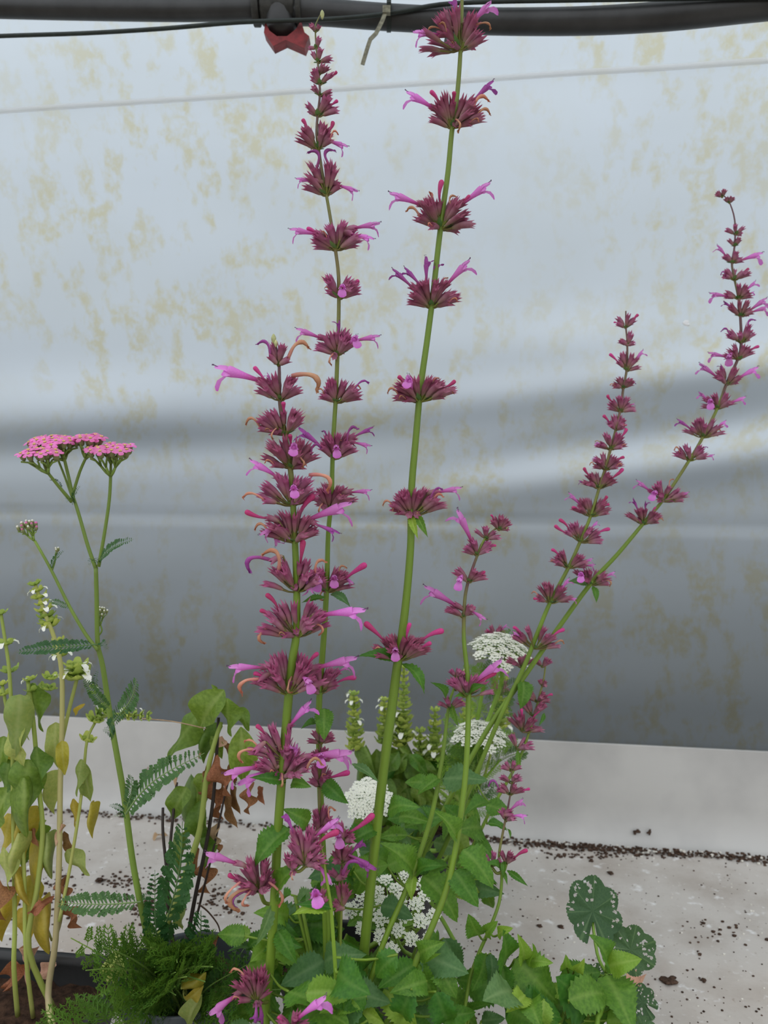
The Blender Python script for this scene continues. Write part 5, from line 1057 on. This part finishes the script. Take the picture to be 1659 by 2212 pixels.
# sprinkler stub hanging under the pipe
mb = MB(); mb.tube([P(968, 60, pd(968)), P(968, 92, pd(968)), P(968, 100, pd(968) - .004)], pxm(7, .95), 12); stub = pipe.put('nozzle_stub', mb.mesh('nozzle_stub', 'fitting_black'))
mb = MB(); a = P(968, 106, pd(968) + .004); mb.tube([a, a + V((0, -.016, .001)), a + V((0, -.0165, .001))], [pxm(9, .95), pxm(10.5, .95), pxm(8, .95)], 16); pipe.put('nozzle', mb.mesh('nozzle', 'black_plastic'), parent=stub)
cabT = [(-500, 100), (-200, 88), (0, 78), (180, 72), (350, 62), (520, 48), (700, 42), (800, 34), (870, 24), (950, 10), (1050, 4), (1200, 1), (1400, -2), (1660, -6), (2000, -14)]
ln = smooth_line([P(x, y, pd(x) + interp([(-500, -.026), (520, -.0268), (660, -.0265), (780, -.0175), (2000, -.0172)], x)) for x, y in cabT]); mb = MB(); mb.tube(ln, pxm(9, .95) * .5, 8)
single('cable', mb.mesh('cable', 'cable_black'), 'thin black cable sagging along the irrigation pipe', 'cable', origin=P(0, 78, pd(0)))
tie = Thing('cable_tie', P(840, 20, pd(840)), 'grey cable tie round the black pipe with its long tail hanging', 'cable tie')
mb = MB(); c = P(840, 36, pd(840)); r0 = pxm(44, .95) * .5 * 1.14; hw = .0026; rings = []
for j in range(32):
    th = 2 * pi * j / 32; rb = r0 + .0058 * math.exp(-((th - (pi - .28)) / .42) ** 2); q = V((0, cos(th) * (rb + .0002), sin(th) * (rb + .0002))); q2 = V((0, cos(th) * (rb + .0020), sin(th) * (rb + .0020))); rings.append([mb.add(c + q + V((-hw, 0, 0))), mb.add(c + q2 + V((-hw, 0, 0))), mb.add(c + q2 + V((hw, 0, 0))), mb.add(c + q + V((hw, 0, 0)))])
for j in range(32):
    A_, B_ = rings[j], rings[(j + 1) % 32]
    for k in range(4): mb.face(A_[k], A_[(k + 1) % 4], B_[(k + 1) % 4], B_[k])
tie.put('loop', mb.mesh('loop', 'cable_black', False))
def strap(pts, w, th, mat, T, name):
    mb = MB(); pr = None
    for i, p in enumerate(pts):
        d = (pts[min(i + 1, len(pts) - 1)] - pts[max(0, i - 1)]).normalized(); s = d.cross(V((0, 1, 0))).normalized() * w; o = V((0, th, 0))
        row = [mb.add(p - s), mb.add(p + s), mb.add(p + s + o), mb.add(p - s + o)]
        if pr:
            for k in range(4): mb.face(pr[k], pr[(k + 1) % 4], row[(k + 1) % 4], row[k])
        else: mb.face(*row)
        pr = row
    mb.face(*reversed(pr)); T.put(name, mb.mesh(name, mat, False))
dt_ = pd(840) - .0250
strap([P(834, 22, dt_), P(826, 44, dt_ - .004), P(812, 72, dt_ - .008), P(800, 84, dt_ - .01), P(793, 105, dt_ - .01), P(783, 139, dt_ - .008)], .0023, .0014, 'tie_grey', tie, 'tail')
mb = MB(); cc = P(834, 22, dt_); mb.box((-.004, -.003, -.004), (.005, .004, .004), lambda p: cc + p); tie.put('lock_head', mb.mesh('lock_head', 'tie_grey', False))
# ------------------------------------------------------------------ spilt soil on the bench
def wall_uv(p): q = p - WO; return q.dot(WU), q.dot(WV)
def crumbs(name, mat, spots, label, cat):
    mb = MB()
    for i, (p, r) in enumerate(spots): mb.blob(p + V((0, 0, r * .35)), r, i, 5, 3, (1.2, 1, .7))
    return single(name, mb.mesh(name, mat, False), label, cat, kind='stuff')
R = random.Random(91); spots = []; per = []
for i in range(2600):   # seam of soil along the foot of the upstand
    u = R.uniform(.10, 1.2) if R.random() < .85 else R.uniform(-.6, .1); k = .008 + .006 * mnoise.noise(V((u * 9, 0, 0)))
    p = W(u, -.030 - abs(R.gauss(0, k)), 0); r = R.uniform(.0008, .0030); p.z = R.uniform(0, .006) * max(0, 1 - abs((p - WO).dot(WV) + .03) / .02)
    (spots if R.random() < .87 else per).append((p, r))
crumbs('soil_crumbs', 'crumb', spots, 'line of dark spilt potting soil along the foot of the upstand', 'soil')
spots = []
for i in range(900):
    x, y = R.uniform(0, 1659), R.uniform(1790, 2212); p = onz(x, y)
    u, v = wall_uv(p)
    if v > -.05: continue
    spots.append((p, R.choice((.0006, .0006, .0008, .001, .0014))))
for cx, cy, sx, sy, n in ((215, 1735, 40, 12, 60), (310, 1965, 30, 25, 90), (90, 1920, 60, 50, 90), (260, 1905, 40, 14, 50), (470, 1950, 50, 30, 70), (1250, 1850, 90, 8, 60), (1560, 2010, 60, 30, 25), (330, 1940, 60, 50, 80), (110, 1725, 14, 12, 60), (180, 1740, 14, 10, 50)):
    for i in range(n): spots.append((onz(R.gauss(cx, sx * .6), max(1740, R.gauss(cy, sy * .6))), R.uniform(.0008, .0028)))
POTS = [(V((*q, 0)), r_ + .004) for q, r_ in ((POT_MINT, .088), (POT_REAR, .06), (POT_LACE, .052), (POT_BASIL, .055), (POT_YARROW, .062), (POT_SIDE, .052), (POT_HOLLY, .055))] + [(SQ, .10)]
def clear(p): return all((V((p.x, p.y, 0)) - c_).length > r_ for c_, r_ in POTS)
spots = [(p, r) for p, r in spots if wall_uv(p)[1] < -.032 and clear(p)]
crumbs('soil_specks', 'crumb', spots, 'scattered specks of dark soil across the white bench', 'soil')
for i in range(260): p = onz(R.uniform(0, 1659), R.uniform(1830, 2212)); per.append((p, R.uniform(.0007, .0018))) if wall_uv(p)[1] < -.03 else None
per = [(p, r) for p, r in per if clear(p)]
crumbs('perlite_specks', 'perlite', per, 'tiny white perlite grains in the spilt soil', 'perlite')
def clod(x, y, r, label, mat='crumb', sq_=(1.3, 1, .55)):
    p = onz(x, y); mb = MB(); rr = random.Random(x)
    for i in range(14): mb.blob(V((rr.gauss(0, r * .5), rr.gauss(0, r * .45), abs(rr.gauss(0, r * .25)) + r * .2)), r * rr.uniform(.3, .55), i, 6, 4, sq_)
    o = single('soil_clod', mb.mesh('soil_clod', mat), label, 'clod', 'loose clods on the bench'); o.location = p
clod(1447, 2122, .0085, 'biggest dark clod of soil lying on the bare bench'); clod(1518, 2118, .003, 'thin dark crumb beside the biggest clod'); clod(1212, 2004, .0035, 'small brown clod beyond the hollyhock leaf')
clod(1165, 2002, .003, 'pale brown scrap of soil near the slender mint spike'); clod(1320, 1888, .004, 'small soil clod near the soil line'); clod(215, 1905, .006, 'flat soil clod beneath the yellowing basil')
def on_panel(x, y):
    r = ray(x, y); q = CAM - WO; den = r.dot(WV); t_ = ((-.0125 if y > 1750 else .004) - q.dot(WV)) / den; return CAM + r * t_
for x, lab in ((1374, 'broader of two brown soil smudges stuck on the upstand'), (1402, 'narrower of two brown soil smudges stuck on the upstand')):
    p = on_panel(x, 1797); mb = MB(); rr = random.Random(x)
    for i in range(8): mb.blob(V((rr.gauss(0, .002), -.0005, rr.gauss(0, .0018))), .0022 if x < 1400 else .0017, i, 6, 4, (1, .6, 1))
    o = single('soil_smudge', mb.mesh('soil_smudge', 'crumb'), lab, 'smudge', 'twin smudges on the upstand'); o.location = p
# fallen leaves
def fallen(x, y, sz, ang, mat, i, label, z=.0015, name='fallen_leaf'):
    p = onz(x, y); me = dead_leaf(i, mat).copy(); o = bpy.data.objects.new(name, me); C.objects.link(o)
    lo = min((Matrix.Rotation(ang, 3, 'Z') @ v.co).z for v in me.vertices); o.matrix_basis = TM(p + V((0, 0, -lo * sz)), Matrix.Rotation(ang, 3, 'Z'), sz, sz, sz); tag(o, label, 'leaf')
fallen(330, 1815, .024, .4, 'leaf_tan', 0, 'curled tan leaf on the bench behind the yarrow stem'); fallen(1378, 2140, .034, 1.5, 'leaf_tan', 2, 'dry orange leaf lying under the hollyhock'); fallen(1352, 2090, .022, 2.4, 'leaf_tan', 1, 'thin pale dry leaf behind the hollyhock')
p = on_panel(318, 1662); o = bpy.data.objects.new('dry_petal', dead_leaf(0, 'leaf_tan').copy()); C.objects.link(o); o.matrix_basis = TM(p + WV * -.004 + V((0, 0, -.010)), frame(V((.2, -.1, 1)), -WV), .018, .018, .010); tag(o, 'dry orange petal caught on the grey upstand', 'petal')
mb = MB(); mb.tube(smooth_line([P(300, 1552, .74), P(370, 1558, .74), P(445, 1574, .745)]), .0006, 5); single('dry_thread', mb.mesh('dry_thread', 'dry_twig'), 'pale dry thread stretched between basil spike and drooping basil', 'thread', origin=P(300, 1552, .74))
# small white hole in the film, stood in for by white blobs
r_ = ray(1481, 697); t_ = 1.0
for i in range(60):
    q = CAM + r_ * t_; u, v = wall_uv(q); t_ += (film_v(u, q.z) - v) * .8
mb = MB(); q = CAM + r_ * (t_ - .003); rr = random.Random(4)
for i in range(7): mb.blob(V((rr.gauss(0, .0025), 0, rr.gauss(0, .003))), .003, i, 6, 4, (1, .5, 1))
o = single('white_tear', mb.mesh('white_tear', 'seam_white'), 'tiny white fluff in the film, built as white blobs, between the two slanting spikes', 'tear'); o.location = q

# ------------------------------------------------------------------ swing leaves about their base until they clear the other plants and pots
from mathutils.bvhtree import BVHTree
bpy.context.view_layer.update()
def top(o):
    while o.parent: o = o.parent
    return o
def entry(o, M=None):
    M = M or o.matrix_world; vs_ = [M @ v.co for v in o.data.vertices]
    return [o, top(o), vs_, [min(v[i] for v in vs_) for i in range(3)], [max(v[i] for v in vs_) for i in range(3)], None]
def tree_of(e):
    if e[5] is None: e[5] = BVHTree.FromPolygons(e[2], [tuple(p.vertices) for p in e[0].data.polygons])
    return e[5]
def near(a, b): return all(a[3][k] <= b[4][k] and b[3][k] <= a[4][k] for k in range(3))
ENT = [entry(o) for o in C.objects if o.type == 'MESH' and not any(o.name.startswith(q) for q in ('soil_', 'perlite', 'bench_top', 'upstand', 'rail', 'floor', 'ground', 'hedge', 'wall', 'trim', 'pipe', 'cable', 'dry_thread'))]
def hits(e): return sum(len(tree_of(e).overlap(tree_of(q))) for q in ENT if q[1] is not e[1] and near(e, q) and not (e[0].name.startswith('fe') and q[1].name == 'plant_pot.004') and not (q[0].name.startswith('soil') and 'leaf' != e[0].name.split('.')[0]))
SWING = ('leaf', 'fern_leaf', 'feather_leaf', 'flower', 'dried_flower', 'wilted_flower')
for idx, e in enumerate(ENT):
    o = e[0]
    if o.name.split('.')[0] not in SWING: continue
    h = hits(e)
    if not h: continue
    M = o.matrix_world.copy(); base = M.to_translation(); best = (h, None)
    for ang in (.12, -.12, .25, -.25, .4, -.4, .6, -.6, .8, -.8):
        for ax_ in ('Z', 'X', 'Y'):
            N = Matrix.Translation(base) @ Matrix.Rotation(ang, 4, ax_) @ Matrix.Translation(-base) @ M; c_ = entry(o, N); hh = hits(c_)
            if hh < best[0]: best = (hh, N, c_)
            if hh == 0: break
        if best[0] == 0: break
    if best[1] is not None:
        o.matrix_basis = o.matrix_basis @ (M.inverted() @ best[1]); ENT[idx] = best[2]
